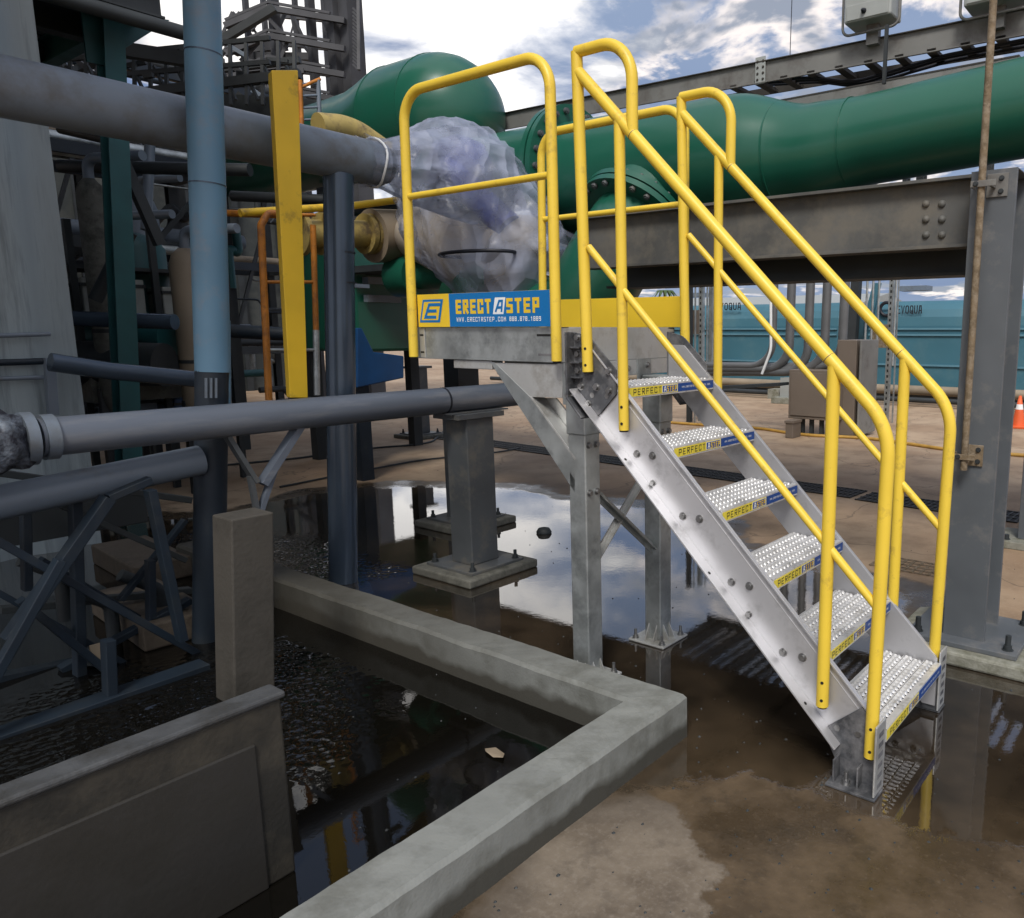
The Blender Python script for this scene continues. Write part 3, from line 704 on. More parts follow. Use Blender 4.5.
# x brace between the legs
mb = MB(); mb.bar((.066, .12, .79), (.066, .55, .43), .006, .045, up=(1, 0, 0)); mb.bar((.064, .12, .79), (.064, .55, .43), .04, .006, up=(1, 0, 0))
sub('cross_brace', mb, 'galv', st)
mb = MB(); mb.bar((.045, .12, .45), (.045, .55, .83), .006, .045, up=(1, 0, 0)); mb.bar((.043, .12, .45), (.043, .55, .83), .04, .006, up=(1, 0, 0))
sub('cross_brace', mb, 'galv_light', st)

# =================================================================== RIGHT COLUMN + BEAM + ROD
cx = 1.283; cy = 1.318; cw = .175; cdp = .275
col = thing('steel_column', 'tall dark grey steel column on bolted pale plinth behind the stair', 'column', (cx, cy, 0))
mb = MB(); mb.ibeam((cx, cy, .085), (cx, cy, 2.048), cw, cdp, .012, .018, up=(0, 1, 0)); 
sh = mb.build('shaft', 'greycol', col, .002)
mb = MB(); mb.mm((cx-cw/2, cy-cdp/2, 2.048), (cx+cw/2, cy+cdp/2, 2.052)); sub('cap_plate', mb, 'greycol', col)
mb = MB(); mb.mm((cx-.235, cy-.215, .062), (cx+.235, cy+.235, .086)); sub('base_plate', mb, 'greycol', col, .004)
mb = MB(); mb.prism([(cx-.30, cy-.27, 0), (cx+.30, cy-.27, 0), (cx+.30, cy+.29, 0), (cx-.22, cy+.29, 0), (cx-.30, cy+.21, 0)], (0, 0, .062)); sub('plinth', mb, 'plinthlt', col, .012)
for dx in (-.19, .19):
    for dy in (-.165, .18):
        sub('anchor_bolt', MB().hexbolt((cx+dx, cy+dy, .086), (0, 0, 1), .018, .018).tube([(cx+dx, cy+dy, .1), (cx+dx, cy+dy, .15)], .012, 10), 'rackdark', col)
rod = thing('rusty_rod', 'thin rusty vertical pipe clamped to the front of the grey column', 'pipe', (1.26, 1.1, .85))
MB().tube([Y(1.12, 963.5, 470), Y(1.12, 996, -40)], .0145, 10).build('rod', 'rust', rod)
for u, v, s_ in ((988, 186, 1), (968, 455, .8)):
    c_ = Y(1.172, u, v); mb = MB()
    mb.mm((c_.x-.005, 1.172, c_.z-.045), (c_.x+.075*s_, 1.179, c_.z+.045)); mb.mm((c_.x-.05, 1.10, c_.z-.012), (c_.x+.045, 1.1045, c_.z+.012)); mb.mm((c_.x-.05, 1.1045, c_.z-.012), (c_.x-.046, 1.172, c_.z+.012))
    mb.mm((c_.x+.02, 1.1045, c_.z-.012), (c_.x+.03, 1.172, c_.z+.012))
    q = mb.build('clamp', 'trayface' if v < 200 else 'rust', rod, .0015)
    for dx, dz in ((.05, .025), (.05, -.025), (-.03, 0)): MB().hexbolt((c_.x+dx*s_, 1.172 if dx > 0 else 1.10, c_.z+dz), (0, -1, 0), .008, .007).build('bolt', 'rackdark', q)

bt = 2.062; bh = .292; by = 1.33
bm = thing('steel_beam', 'weathered dark grey horizontal beam bolted to the column beneath the green pipe', 'beam', (0, by, bt-bh))
mb = MB(); mb.ibeam((-.98, by, bt-bh/2), (cx-cw/2-.001+.02, by, bt-bh/2), .11, bh, .010, .014); mb.build('web_and_flanges', 'beam', bm, .001)
for i in range(2):
    for j in range(3):
        p = Y(by-.005, 925+i*16+1, 204+j*15.5); 
        MB().lathe(p+Vector((0, 0, 0)), (0, -1, 0), [(0, .017), (.007, .015), (.012, .009), (.014, 0)], 14).build('rivet', 'beam', bm)
# second, lower dark beam behind it
b2 = MB(); b2.ibeam((-1.0, 1.62, 1.775), (1.16, 1.62, 1.775), .2, .21, .01, .014)
tag(b2.build('steel_beam', 'rackdark'), 'dark steel beam in shadow just behind and below the weathered beam', 'beam')

bd_ = thing('pipe_bridge_deck', 'dark low slatted deck behind the weathered beam, under the green pipe', 'deck', (-1, 3.2, 1.9))
MB().mm((-5.0, 2.35, 1.97), (3.4, 4.15, 2.03)).build('deck_plate', 'rackdark', bd_)
for q in range(52): MB().mm((-2.55+q*.115, 4.15, 1.97), (-2.55+q*.115+(.035, .05, .03)[q % 3], 5.25, 2.03)).build('joist', 'rackdark', bd_)
MB().mm((-2.6, 5.25, 1.95), (3.4, 5.31, 2.05)).build('edge_member', 'rackdark', bd_)
for xx in (-.9, 1.1): MB().mm((xx-.04, 1.40, 1.90), (xx+.04, 5.25, 1.968)).build('carrier', 'rackdark', bd_)
# =================================================================== GREEN PIPE
py_ = 2.45
def gp(u, v): return Y(py_, u, v)
gpipe = thing('green_pipe', 'large green pipeline with bolted flange running above the weathered beam', 'pipe', (0, py_, 2.3))
axz = lambda u, a, b_: (gp(u, a).z+gp(u, b_).z)/2
pL = gp(478, 162); p0 = gp(575, 152); p1 = gp(640, 160); p2 = gp(800, 148); p2b = gp(872, 139); p3 = gp(1024, 115)
R1 = .305; 
mb = MB()
pts = [Vector((-2.06, py_, 2.56)), Vector((-.62, py_, 2.53)), Vector((-.10, py_, 2.50)), Vector((.30, py_, 2.535)), Vector((3.2, py_, 2.70))]
rad = [.40, .395, .30, .252, .25]
full = []; frad = []
def seg(a, b_, ra, rb, n_):
    for i in range(n_):
        t = i/n_; s_ = t*t*(3-2*t); full.append(a.lerp(b_, t)); frad.append(ra+(rb-ra)*s_)
seg(pts[0], pts[1], .40, .395, 3); seg(pts[1], pts[2], .395, .29, 8); seg(pts[2], pts[3], .29, .252, 6); seg(pts[3], pts[4], .252, .25, 3)
full.append(pts[4]); frad.append(.25)
mb.tube(full, 1, 56, rad=frad); mb.build('pipe_run', 'green', gpipe)
mb = MB(); mb.tube([Vector((-3.6, py_, 2.69)), Vector((-2.12, py_, 2.68))], .305, 48); mb.build('pipe_run', 'green', gpipe)
for x in (-2.125, -2.065):
    f_ = MB(); f_.tube([(x-.022, py_, 2.58), (x+.022, py_, 2.58)], .505, 56); f_.build('flange', 'green', gpipe, .003)
fb = MB()
for k in range(24):
    a = 2*math.pi*k/24; c_ = Vector((-2.095, py_+math.cos(a)*.455, 2.58+math.sin(a)*.455)); fb.tube([c_-Vector((.085, 0, 0)), c_+Vector((.085, 0, 0))], .014, 6); fb.tube([c_+Vector((.053, 0, 0)), c_+Vector((.078, 0, 0))], .024, 6)
fb.build('flange_bolts', 'greydark', gpipe)
for q in (8, 15):
    MB().tube([full[q]-Vector((.006, 0, 0)), full[q]+Vector((.006, 0, 0))], frad[q]+.004, 56).build('weld_seam', 'green', gpipe)
# branch leaving the run downwards and towards the stair, then elbow to the left
tc0 = Vector((-1.22, py_, 2.50)); bd = Vector((-.08, -.66, -.75)).normalized()
mb = MB(); mb.tube([tc0, tc0+bd*.50], .30, 44); mb.build('tee_branch', 'green', gpipe)
for q in (.43, .485):
    MB().tube([tc0+bd*(q-.021), tc0+bd*(q+.021)], .40, 48).build('flange', 'green', gpipe, .003)
fb = MB(); u_ = bd.cross(Vector((1, 0, 0))).normalized(); w_ = bd.cross(u_)
for k in range(22):
    a = 2*math.pi*k/22; c_ = tc0+bd*.457+(u_*math.cos(a)+w_*math.sin(a))*.365; fb.tube([c_-bd*.075, c_+bd*.075], .013, 6); fb.tube([c_+bd*.05, c_+bd*.07], .022, 6)
fb.build('flange_bolts', 'greydark', gpipe)
e0 = tc0+bd*.5; mb = MB(); mb.tube([e0, e0+bd*.42, e0+bd*.42+Vector((-.25, 0, -.35)), Vector((-2.6, e0.y-.32, 1.62))], .285, 44, fil=[.4, .4], seg=8); mb.build('elbow', 'green', gpipe)

# green vessel at left with domed end
vs_ = thing('green_vessel', 'big green horizontal vessel with rounded end above the wrapped valve', 'vessel', (-4.3, 2.6, 2.9))
vy = 2.6; vr = .52; vc = 3.27
prof = [(0, .02), (.08, .17), (.25, .27), (.5, .36), (1.4, .385), (2.2, .395), (2.7, .40), (3.05, .41), (3.33, .46), (3.58, .515)]
L0 = 4.18
prof += [(3.63, .52), (L0, .52)] + [(L0+.55*math.sin(a), .52*math.cos(a)) for a in [R(q) for q in (12, 25, 38, 50, 62, 72, 81, 87, 90)]]
MB().lathe((-7.9, vy, vc), (1, 0, 0), prof, 48).build('shell', 'green', vs_)
MB().tube([(-7.9+3.62, vy, vc), (-7.9+3.63, vy, vc)], .524, 48).build('weld_seam', 'green', vs_)
MB().tube([(-7.9+L0, vy, vc), (-7.9+L0+.01, vy, vc)], .524, 48).build('weld_seam', 'green', vs_)
for xx in (-5.6, -3.75): MB().mm((xx, vy-.12, 0), (xx+.2, vy+.12, 2.85)).build('support', 'rackdark', vs_)

# =================================================================== WRAPPED VALVE
vv = thing('wrapped_valve', 'valve wrapped in crumpled translucent plastic sheet behind the platform guardrail', 'valve', (-2.1, 1.75, 1.6))
VY = 1.75
rowsV = [(120, 444, 458), (124, 434, 468), (136, 422, 480), (152, 412, 494), (170, 410, 510), (190, 414, 527), (208, 414, 543), (228, 414, 556), (246, 422, 562), (262, 438, 556), (284, 466, 548), (302, 476, 542)]
rings = []; NSG = 72
for v, ul, ur in rowsV:
    a = Y(VY, ul, v); b_ = Y(VY, ur, v); rings.append(((a.x+b_.x)/2, (a.z+b_.z)/2, (b_.x-a.x)/2))
fine_ = []
for i in range(len(rings)-1):
    for k in range(4):
        t = k/4; fine_.append([rings[i][j]*(1-t)+rings[i+1][j]*t for j in range(3)])
fine_.append(list(rings[-1]))
vs = []; N = len(fine_)
for i, (xc, zc, rx) in enumerate(fine_):
    hh = i/N
    for j in range(NSG):
        th = 2*math.pi*j/NSG
        P_ = Vector((math.cos(th)*1.3, math.sin(th)*1.3, hh*1.3))
        # long pleats running down from the crown, slanting to one side, plus a few sharp creases
        q_ = th*1.0+hh*1.1
        amp_ = .6
        fold = .07*math.sin(q_*5+2*noise.noise(Vector((hh*1.5, q_, 0))))*(.3+hh)
        cr = 1-abs(noise.noise(Vector((math.cos(q_)*2.2, math.sin(q_)*2.2, hh*.9+4)))*2)
        fold += .13*max(0, cr-.72)/.28*.8-.03
        fold += .07*noise.noise(P_*1.8)
        fold *= amp_
        # keep the left/right silhouette near its measured place
        s_ = 1+fold*(.22+1.0*abs(math.sin(th)))
        ry = min(.42, rx*.8+.04)
        vs.append((xc+math.cos(th)*rx*s_, VY+math.sin(th)*ry*(1+fold*2.2), zc+.02*noise.noise(P_*3)))
mb = MB(); mb.add(vs, [(i*NSG+j, i*NSG+(j+1) % NSG, (i+1)*NSG+(j+1) % NSG, (i+1)*NSG+j) for i in range(N-1) for j in range(NSG)], True)
mb.add(vs[:NSG], [tuple(range(NSG))], True)
mb.build('plastic_sheet', 'film', vv)
c1 = Y(VY, 460, 165); c2 = Y(VY, 455, 222)
MB().lathe(c1+Vector((0, 0, -.22)), (0, 0, 1), [(0, .0), (0, .22), (.22, .24), (.36, .18), (.42, .05), (.42, 0)], 20).build('actuator', 'valveblue', vv)
MB().tube([c1+Vector((.05, -.18, -.05)), c1+Vector((.62, -.12, -.50))], .10, 16).build('actuator_arm', 'valveblue', vv)
MB().lathe(c2+Vector((-.45, 0, -.05)), (1, 0, -.25), [(0, .0), (0, .20), (.3, .24), (.6, .27), (.62, .30), (.68, .30), (.68, 0)], 28).build('valve_body', 'valvegrey', vv)
MB().lathe(Y(VY, 515, 262)+Vector((0, 0, -.2)), (0, 0, 1), [(0, 0), (0, .22), (.35, .22), (.5, .16), (.5, 0)], 24).build('valve_body', 'valvegrey', vv)
c3 = Y(VY-.30, 477, 254); ring_ = [c3+Vector((math.cos(a)*.32, math.sin(a)*.18, 0)) for a in [2*math.pi*k/32 for k in range(33)]]
MB().tube(ring_, .012, 8, caps=False).build('handwheel', 'black', vv)
MB().tube([Y(1.75, 415, 276), Y(1.75, 472, 276)], .10, 30).build('green_flange', 'green', vv)
MB().tube([Y(1.75, 400, 276), Y(1.75, 420, 276)], .17, 30).build('green_flange', 'green', vv)
nk = MB(); nk.tube([(-1.9, .50, 2.346), (-1.9, .56, 2.346), (-1.9, .64, 2.346), (-1.93, .85, 2.36), (-1.98, 1.15, 2.40), (-2.05, 1.5, 2.42)], 1, 40, rad=[.135, .124, .128, .19, .26, .30], caps=False)
for i_, v_ in enumerate(nk.v):
    a_ = (i_ % 40)/40*2*math.pi; c_ = Vector((-1.9, v_.y, 2.35)); v_ += (v_-c_)*(.07*math.sin(a_*9)+.05*math.sin(a_*17+v_.y*6))
nk.build('plastic_neck', 'film', vv)
MB().tube([Vector((-1.9+.131*math.cos(a), .575+.01*math.sin(3*a), 2.346+.131*math.sin(a))) for a in [2*math.pi*k/24 for k in range(25)]], .007, 6, caps=False).build('tie_rope', 'white', vv)
tail = MB()
for k in range(16):
    a = random.uniform(-1.5, 1.3); p = Y(VY-.25, 408, 172)
    q = p+Vector((random.uniform(.02, .22), random.uniform(-.12, .0), math.sin(a)*.2))
    tail.tube([p, (p+q)/2+Vector((0, -.03, .02)), q], .006, 5, rad=[.012, .007, .002])
tail.build('plastic_ends', 'white', vv)
# skirt of sheet trailing to the right
pa, pb, pc, pd = Y(1.6, 520, 200), Y(1.6, 579, 240), Y(1.6, 540, 275), Y(1.6, 500, 262)
sk = MB(); NU = 14; vs = []
for i in range(NU+1):
    for j in range(NU+1):
        s_, t = i/NU, j/NU
        p = pa.lerp(pb, s_).lerp(pd.lerp(pc, s_), t); vs.append(p+Vector((0, -.18+.30*s_+.05*noise.noise(Vector((s_*3, t*5, 1)))+.03*math.sin(s_*14+t*3), .0)))
sk.add(vs, [(i*(NU+1)+j, (i+1)*(NU+1)+j, (i+1)*(NU+1)+j+1, i*(NU+1)+j+1) for i in range(NU) for j in range(NU)], True); sk.build('plastic_flap', 'film', vv)

# =================================================================== UPPER TRAY, LAMPS, WIRE
TY = 3.0
def trl(x0, x1, top, bot):   # extrapolated edge lines of the channel
    (ta, tb), (ba, bb) = top, bot; A0, A1 = Y(TY, *ta), Y(TY, *tb); B0, B1 = Y(TY, *ba), Y(TY, *bb)
    f = lambda P, Q, x: P+(Q-P)*((x-P.x)/(Q.x-P.x))
    return f(A0, A1, x0), f(A0, A1, x1), f(B0, B1, x0), f(B0, B1, x1)
A0, A1, B0, B1 = trl(-6.5, 4.5, ((490, 116.7), (1024, 10)), ((493, 131.5), (1024, 35)))
tr = thing('cable_tray', 'long grey steel channel with ladder rungs crossing the sky above the green pipe', 'cable tray', (A0+A1)/2)
MB().prism([A0, A1, B1, B0], (0, .008, 0)).prism([A0+Vector((0, .008, 0)), A1+Vector((0, .008, 0)), A1+Vector((0, .07, 0)), A0+Vector((0, .07, 0))], (0, 0, -.008)).prism([B0+Vector((0, -.02, 0)), B1+Vector((0, -.02, 0)), B1+Vector((0, .0, 0)), B0+Vector((0, .0, 0))], (0, 0, -.006)).build('side_channel', 'trayface', tr)
MB().prism([A0+Vector((0, -.02, 0)), A1+Vector((0, -.02, 0)), A1, A0], (0, 0, .006)).build('top_lip', 'traydark', tr)
W_ = .27
MB().bar(B0+Vector((0, W_, .02)), B1+Vector((0, W_, .02)), .012, .05).build('side_channel', 'traydark', tr)
x = -1.0
while x < 4.4:
    p = B0+(B1-B0)*((x-B0.x)/(B1.x-B0.x)); MB().mm(p+Vector((-.028, .0, -.004)), p+Vector((.028, W_, .02))).build('rung', 'traydark', tr); x += .205
dn = (B1-B0).normalized(); 
for j, (o1, zz) in enumerate(((.08, .02), (.14, .025), (.2, .02))):
    f = lambda x: B0+(B1-B0)*((x-B0.x)/(B1.x-B0.x))
    MB().tube([f(-.9)+Vector((0, o1, .05)), f(-.4)+Vector((0, o1, .0)), f(-.15)+Vector((0, o1+.1, -.05)), f(.5)+Vector((0, o1, -.03+zz)), f(2.)+Vector((0, o1, zz))], .011, 8, fil=.4).build('cable', 'black', tr)
sp0 = Y(TY-.012, 752, 66); sp1 = Y(TY-.012, 764, 84)
spp = MB(); pc_ = Y(TY-.012, 760.5, 70.5); spp.mm(pc_+Vector((-.04, -.004, -.09)), pc_+Vector((.04, .001, .09))); q = spp.build('splice_plate', 'lamp', tr)
for dx in (-.022, .022):
    for dz in (-.06, -.02, .02, .06): MB().hexbolt(pc_+Vector((dx, -.004, dz)), (0, -1, 0), .007, .004).build('bolt', 'traydark', q)
for u in (700, 745):
    pass
t2a, t2b = Y(2.85, 640, 133), Y(2.85, 1019, 64)
t2 = thing('steel_channel', 'lower pale steel channel seen between the tray and the green pipe', 'beam', (t2a+t2b)/2)
MB().sweep(t2a, t2b, [(-.006, -.06), (.006, -.06), (.006, .045), (-.006, .045)]).build('web', 'trayface', t2)
MB().sweep(t2a+Vector((0, .03, .045)), t2b+Vector((0, .03, .045)), [(-.04, -.004), (.04, -.004), (.04, .004), (-.04, .004)]).build('flange', 'traydark', t2)
MB().bar(Y(2.7, 884, 84), Y(2.7, 887, 25), .02, .02).build('upright', 'rackdark', t2)
# lattice ladder seen between
def lamp(u0, u1, vb, lab):
    a = Y(2.95, u0, vb); b_ = Y(2.95, u1, vb); w_ = b_.x-a.x; z0 = a.z+.035
    o = thing('floodlight', lab, 'floodlight', ((a.x+b_.x)/2, 3.0, z0), 'floodlights on the cable tray')
    cxm = (a.x+b_.x)/2
    mb = MB(); mb.mm((a.x+.03, 2.85, z0), (b_.x-.01, 3.05, z0+.26)); mb.build('housing', 'lamp', o, .012)
    MB().mm((a.x+.05, 2.845, z0+.01), (b_.x-.03, 2.851, z0+.10)).build('cover', 'lamp', o, .006)
    sl = MB()
    for k in range(7): sl.mm((cxm+.045+k*.011, 2.847, z0+.15), (cxm+.05+k*.011, 2.8505, z0+.21))
    sl.build('vent', 'traydark', o)
    MB().tube([(a.x-.005, 2.92, z0+.2), (a.x-.005, 2.92, z0-.05), (b_.x+.02, 2.92, z0-.05), (b_.x+.02, 2.92, z0+.2)], .009, 8, fil=.05).build('yoke', 'trayface', o)
    MB().mm((cxm-.03, 2.95, z0-.12), (cxm+.05, 3.0, z0)).build('foot', 'trayface', o)
    MB().lathe((cxm-.01, 2.853, z0+.05), (0, -1, 0), [(0, .02), (.03, .012), (.04, .0)], 12).build('cable_gland', 'black', o)
lamp(845, 897, 36, 'floodlight with pale square housing on the tray, left of the rusty rod')
lamp(962, 1030, 20, 'floodlight partly cut by the frame at the top right corner')
MB().tube([Y(TY, 790, 56), Y(TY, 794, -60)], .0028, 6).build('antenna_wire', 'black', None, label='thin vertical wire rising from the cable tray into the sky', category='wire')
# short posts between beam and pipe
for i, (u, w_) in enumerate(((746, .03), (849, .035), (862, .07), (906, .03), (921, .05), (988, .04))):
    pz = Y(3.3, u, 190); o = MB(); o.ibeam((pz.x, 3.3, 2.0), (pz.x, 3.3, 2.75), w_, .08, .008, .008, up=(0, 1, 0))
    tag(o.build('support_strut', 'greydark'), ['short grey strut under the pipe, leftmost of the row', 'thin strut under the green pipe, left one of a close pair', 'wide strut under the green pipe, right one of a close pair',
        'thin dark strut just left of the rusty rod', 'dark strut just right of the rusty rod', 'rightmost strut standing over the column head'][i], 'strut', 'struts between beam and green pipe')

MB().mm((-1.0, 3.24, 1.86), (1.6, 3.36, 2.0)).build('steel_beam', 'rackdark', None, label='slim dark beam carrying the short struts, hidden behind the weathered beam', category='beam')
# =================================================================== PEDESTALS
def pedestal(cx, cy, lab, ztop=.955, s=1.):
    o = thing('pipe_pedestal', lab, 'pedestal', (cx, cy, 0), 'pipe pedestals standing in the puddle')
    mb = MB(); mb.mm((cx-.255*s, cy-.265*s, 0), (cx+.255*s, cy+.265*s, .05)); mb.build('plinth', 'plinth', o, .01)
    mb = MB(); mb.mm((cx-.2*s, cy-.2*s, .05), (cx+.2*s, cy+.2*s, .066)); mb.build('base_plate', 'greydark', o, .002)
    mb = MB(); mb.mm((cx-.09*s, cy-.1*s, .066), (cx+.09*s, cy+.1*s, ztop-.03)); mb.build('post', 'greydark', o, .006)
    mb = MB(); mb.mm((cx-.11*s, cy-.17*s, ztop-.03), (cx+.11*s, cy+.17*s, ztop-.0)); mb.build('cap_plate', 'greydark', o, .002)
    for dx in (-.165, .165):
        for dy in (-.165, .165): MB().hexbolt((cx+dx*s, cy+dy*s, .066), (0, 0, 1), .017, .018).tube([(cx+dx*s, cy+dy*s, .08), (cx+dx*s, cy+dy*s, .115)], .01, 8).build('anchor_bolt', 'rackdark', o)
    return o
pedestal(-1.44, .79, 'square dark grey pedestal on plinth in the puddle, nearest to the platform')
pedestal(-2.36, 1.5, 'dark grey pedestal half hidden behind the nearest one in the puddle', .90)
pedestal(-6.55, 4.3, 'small distant dark pedestal on the dry concrete behind the puddle', .95, .95)

# =================================================================== LEFT PIPES
lp1 = thing('grey_pipe', 'thick grey overhead pipe running from left edge to the wrapped valve', 'pipe', (-1.9, 0, 2.2))
pa = [(-1.9, -3.2, 2.375), (-1.9, .62, 2.345)]
MB().tube(pa, .118, 32).build('pipe_run', 'greypipe', lp1)
MB().tube([(-1.9, .60, 2.346), (-1.9, .66, 2.345)], .10, 28).build('pipe_end', 'greydark', lp1)
MB().tube([(-1.9, -.34, 2.356), (-1.9, -.345, 2.356)], .1195, 32).build('joint_ring', 'greypipe2', lp1)
lp2 = thing('grey_pipe', 'scuffed grey pipe at waist height resting on the near pedestal', 'pipe', (-1.46, 0, .95))
MB().tube([(-1.46, -1.22, 1.03), (-1.46, 1.2, 1.03)], .073, 28).build('pipe_run', 'greypipe2', lp2)
MB().tube([(-1.46, .62, 1.03), (-1.46, .632, 1.03)], .0745, 28).build('joint_ring', 'black', lp2)
MB().tube([(-1.46, -1.27, 1.03), (-1.46, -1.235, 1.03)], .098, 24).tube([(-1.46, -1.21, 1.03), (-1.46, -1.17, 1.03)], .085, 24).build('flange', 'greypipe', lp2)
MB().mm((-1.56, .60, .955), (-1.36, 1.02, .962)).build('saddle_plate', 'greydark', lp2)
wr = MB(); vs = []
for i in range(15):
    for j in range(28):
        a = 2*math.pi*j/28; t = i/14; y = -1.52+.31*t
        rr2 = .115*math.sin(math.pi*min(1, .08+t*.92))**.5*(1+.5*noise.noise(Vector((math.cos(a)*3, math.sin(a)*3, t*4)))+.1*noise.noise(Vector((a*3, t*9, 4))))
        vs.append((-1.46+math.cos(a)*rr2, y, 1.02+math.sin(a)*rr2))
wr.add(vs, [(i*28+j, i*28+(j+1) % 28, (i+1)*28+(j+1) % 28, (i+1)*28+j) for i in range(14) for j in range(28)], True); wr.add(vs[:28], [tuple(range(28))])
wr.build('foil_wrap', 'foil', lp2)
lp3 = thing('grey_pipe', 'lower grey pipe at the left edge ending against the navy pole', 'pipe', (-1.45, -1.5, .8))
MB().tube([X(-1.62, -130, 530), X(-1.62, 200, 460)], .066, 28).build('pipe_run', 'greypipe', lp3)
pol = thing('blue_pole', 'pale blue vertical pole with navy lower section standing by the concrete pier', 'pole', X(-1.66, 210, 640))
pt, pb_ = X(-1.66, 200, -60), X(-1.66, 213, 372)
MB().tube([pt, pb_], .0725, 28).build('upper_tube', 'bluepole', pol)
pj = pt.lerp(pb_, .25); MB().tube([pj, pj+(pb_-pt).normalized()*.006], .0745, 28).build('joint_ring', 'bluegrey', pol)
pj = pt.lerp(pb_, .55); MB().tube([pj, pj+(pb_-pt).normalized()*.006], .0745, 28).build('joint_ring', 'bluegrey', pol)
MB().tube([X(-1.66, 221, 320), X(-1.66, 222, 405)], .038, 16).build('side_tube', 'bluepole', pol)
MB().tube([X(-1.66, 212, 365), X(-1.66, 208, 690)], .068, 24).build('lower_tube', 'navy', pol)
for k in range(3): MB().bar(X(-1.585, 206+k*5, 378), X(-1.585, 206+k*5, 398), .008, .008).build('slot', 'greypipe', pol)
MB().tube([X(-1.70, 187, -60), X(-1.70, 194, 180)], .008, 8).build('conduit', 'rust', pol)
p = thing('concrete_pier', 'square brown concrete pier beside the navy pole, carrying a v-brace', 'pier', (-.93, -.75, 0))
xp = -.86; t0_, t1_ = X(xp, 231, 517), X(xp, 274, 515); b0_, b1_ = X(xp, 236, 720), X(xp, 277, 712)
zt_ = (t0_.z+t1_.z)/2
q4 = [Vector((xp, t0_.y, zt_)), Vector((xp, t1_.y, zt_)), Vector((xp, b1_.y, 0)), Vector((xp, b0_.y, 0))]
MB().prism(q4, (-.15, 0, 0)).build('pier_body', mat('pier_concrete', (.060, .054, .045), .75, var=.15, scale=4, bump=.15, bscale=60, dirt=(.032, .029, .023), dirtamt=.5, dscale=2.5), p, .006)
vb = thing('v_brace', 'dark steel v-brace rising from the pier to the waist-high pipe', 'brace', X(-1.48, 258, 512))
MB().bar(X(-1.46, 227, 436), X(-1.46, 256, 482), .02, .045, up=(1, 0, 0)).build('strut', 'greydark', vb)
MB().bar(X(-1.46, 303, 420), X(-1.46, 262, 484), .03, .06, up=(1, 0, 0)).build('strut', 'greypipe2', vb)
MB().bar(X(-1.46, 274, 470), X(-1.46, 260, 512), .02, .035, up=(1, 0, 0)).build('strut', 'greypipe2', vb)
MB().bar(X(-1.46, 250, 476), X(-1.46, 257, 512), .02, .028, up=(1, 0, 0)).build('strut', 'greydark', vb)
bg = thing('steel_pole', 'glossy blue-grey vertical pipe under the thick overhead pipe', 'pole', (-1.9, .2, 0))
q0, q1 = X(-1.9, 338, 170), X(-1.9, 344, 590)
MB().tube([Vector((-1.9, q0.y, 2.25)), Vector((-1.9, q1.y, 0))], .078, 28).build('tube', 'bluegrey', bg)
for u, v in ((340, 252), (341, 282)):
    c_ = X(-1.9, u, v); MB().tube([c_, c_+Vector((0, 0, -.008))], .0795, 28).build('joint_ring', 'black', bg)
c_ = X(-1.83, 358, 282); MB().mm(c_+Vector((-.05, -.02, -.03)), c_+Vector((.0, .07, -.01))).build('lug', 'greypipe', bg)
yp = thing('yellow_post', 'broad flat yellow post in front of the overhead pipe, beside the ladder', 'post', X(-1.63, 300, 396))
MB().prism([X(-1.63, 271.5, 70), X(-1.63, 298, 70), X(-1.63, 308, 398), X(-1.63, 290, 398)], (-.07, .02, 0)).build('post_body', 'yellow_old', yp, .004)
MB().mm(X(-1.63, 288, 398)+Vector((-.08, 0, -.012)), X(-1.63, 310, 398)+Vector((.0, .04, 0))).build('foot_plate', 'rackdark', yp)
MB().mm(X(-1.60, 292, 402)+Vector((-.04, 0, -.05)), X(-1.60, 306, 402)+Vector((.1, .0, -.005))).build('bracket', 'rackdark', yp)

# cladding tower at the far left
ct = thing('clad_tower', 'tall pale grey pleated cladding tower filling the left edge', 'tower', (-4.4, -1.6, 0))
er = X(-4.0, 57, 200); NP = 46
vs = []; y1 = er.y; y0 = y1-2.4
for i in range(NP+1):
    y = y1-(y1-y0)*i/NP; dx = .035*noise.noise(Vector((y*7, 0, 0)))+.02*math.sin(y*21)+.012*noise.noise(Vector((y*30, 3, 0)))
    for j in range(9):
        z = 6.5*j/8; vs.append((-4.0+dx*(1-.4*math.sin(z)), y, z))
mb = MB(); mb.add(vs, [(i*9+j, (i+1)*9+j, (i+1)*9+j+1, i*9+j+1) for i in range(NP) for j in range(8)], True)
mb.mm((-5.6, y0, 0), (-4.06, y1-.005, 6.5)); mb.build('cladding', 'clad', ct)
for v_, hh in ((335, .02), (362, .03), (378, .02)):
    a = X(-3.93, -40, v_+2); b_ = X(-3.93, 50, v_-1); MB().tube([a, b_], hh*.7, 10).build('band', 'greypipe' if hh < .03 else 'navy', ct)
MB().bar(X(-3.9, 49, 358), X(-3.9, 53, 415), .05, .05).build('corner_bracket', 'greypipe', ct)
MB().tube([X(-3.6, 50, 362), X(-3.6, 110, 371), X(-3.6, 205, 380)], .055, 16, fil=.3).build('grey_pipe', 'bluegrey', None, label='dark glossy pipe at waist height behind the teal column', category='pipe')

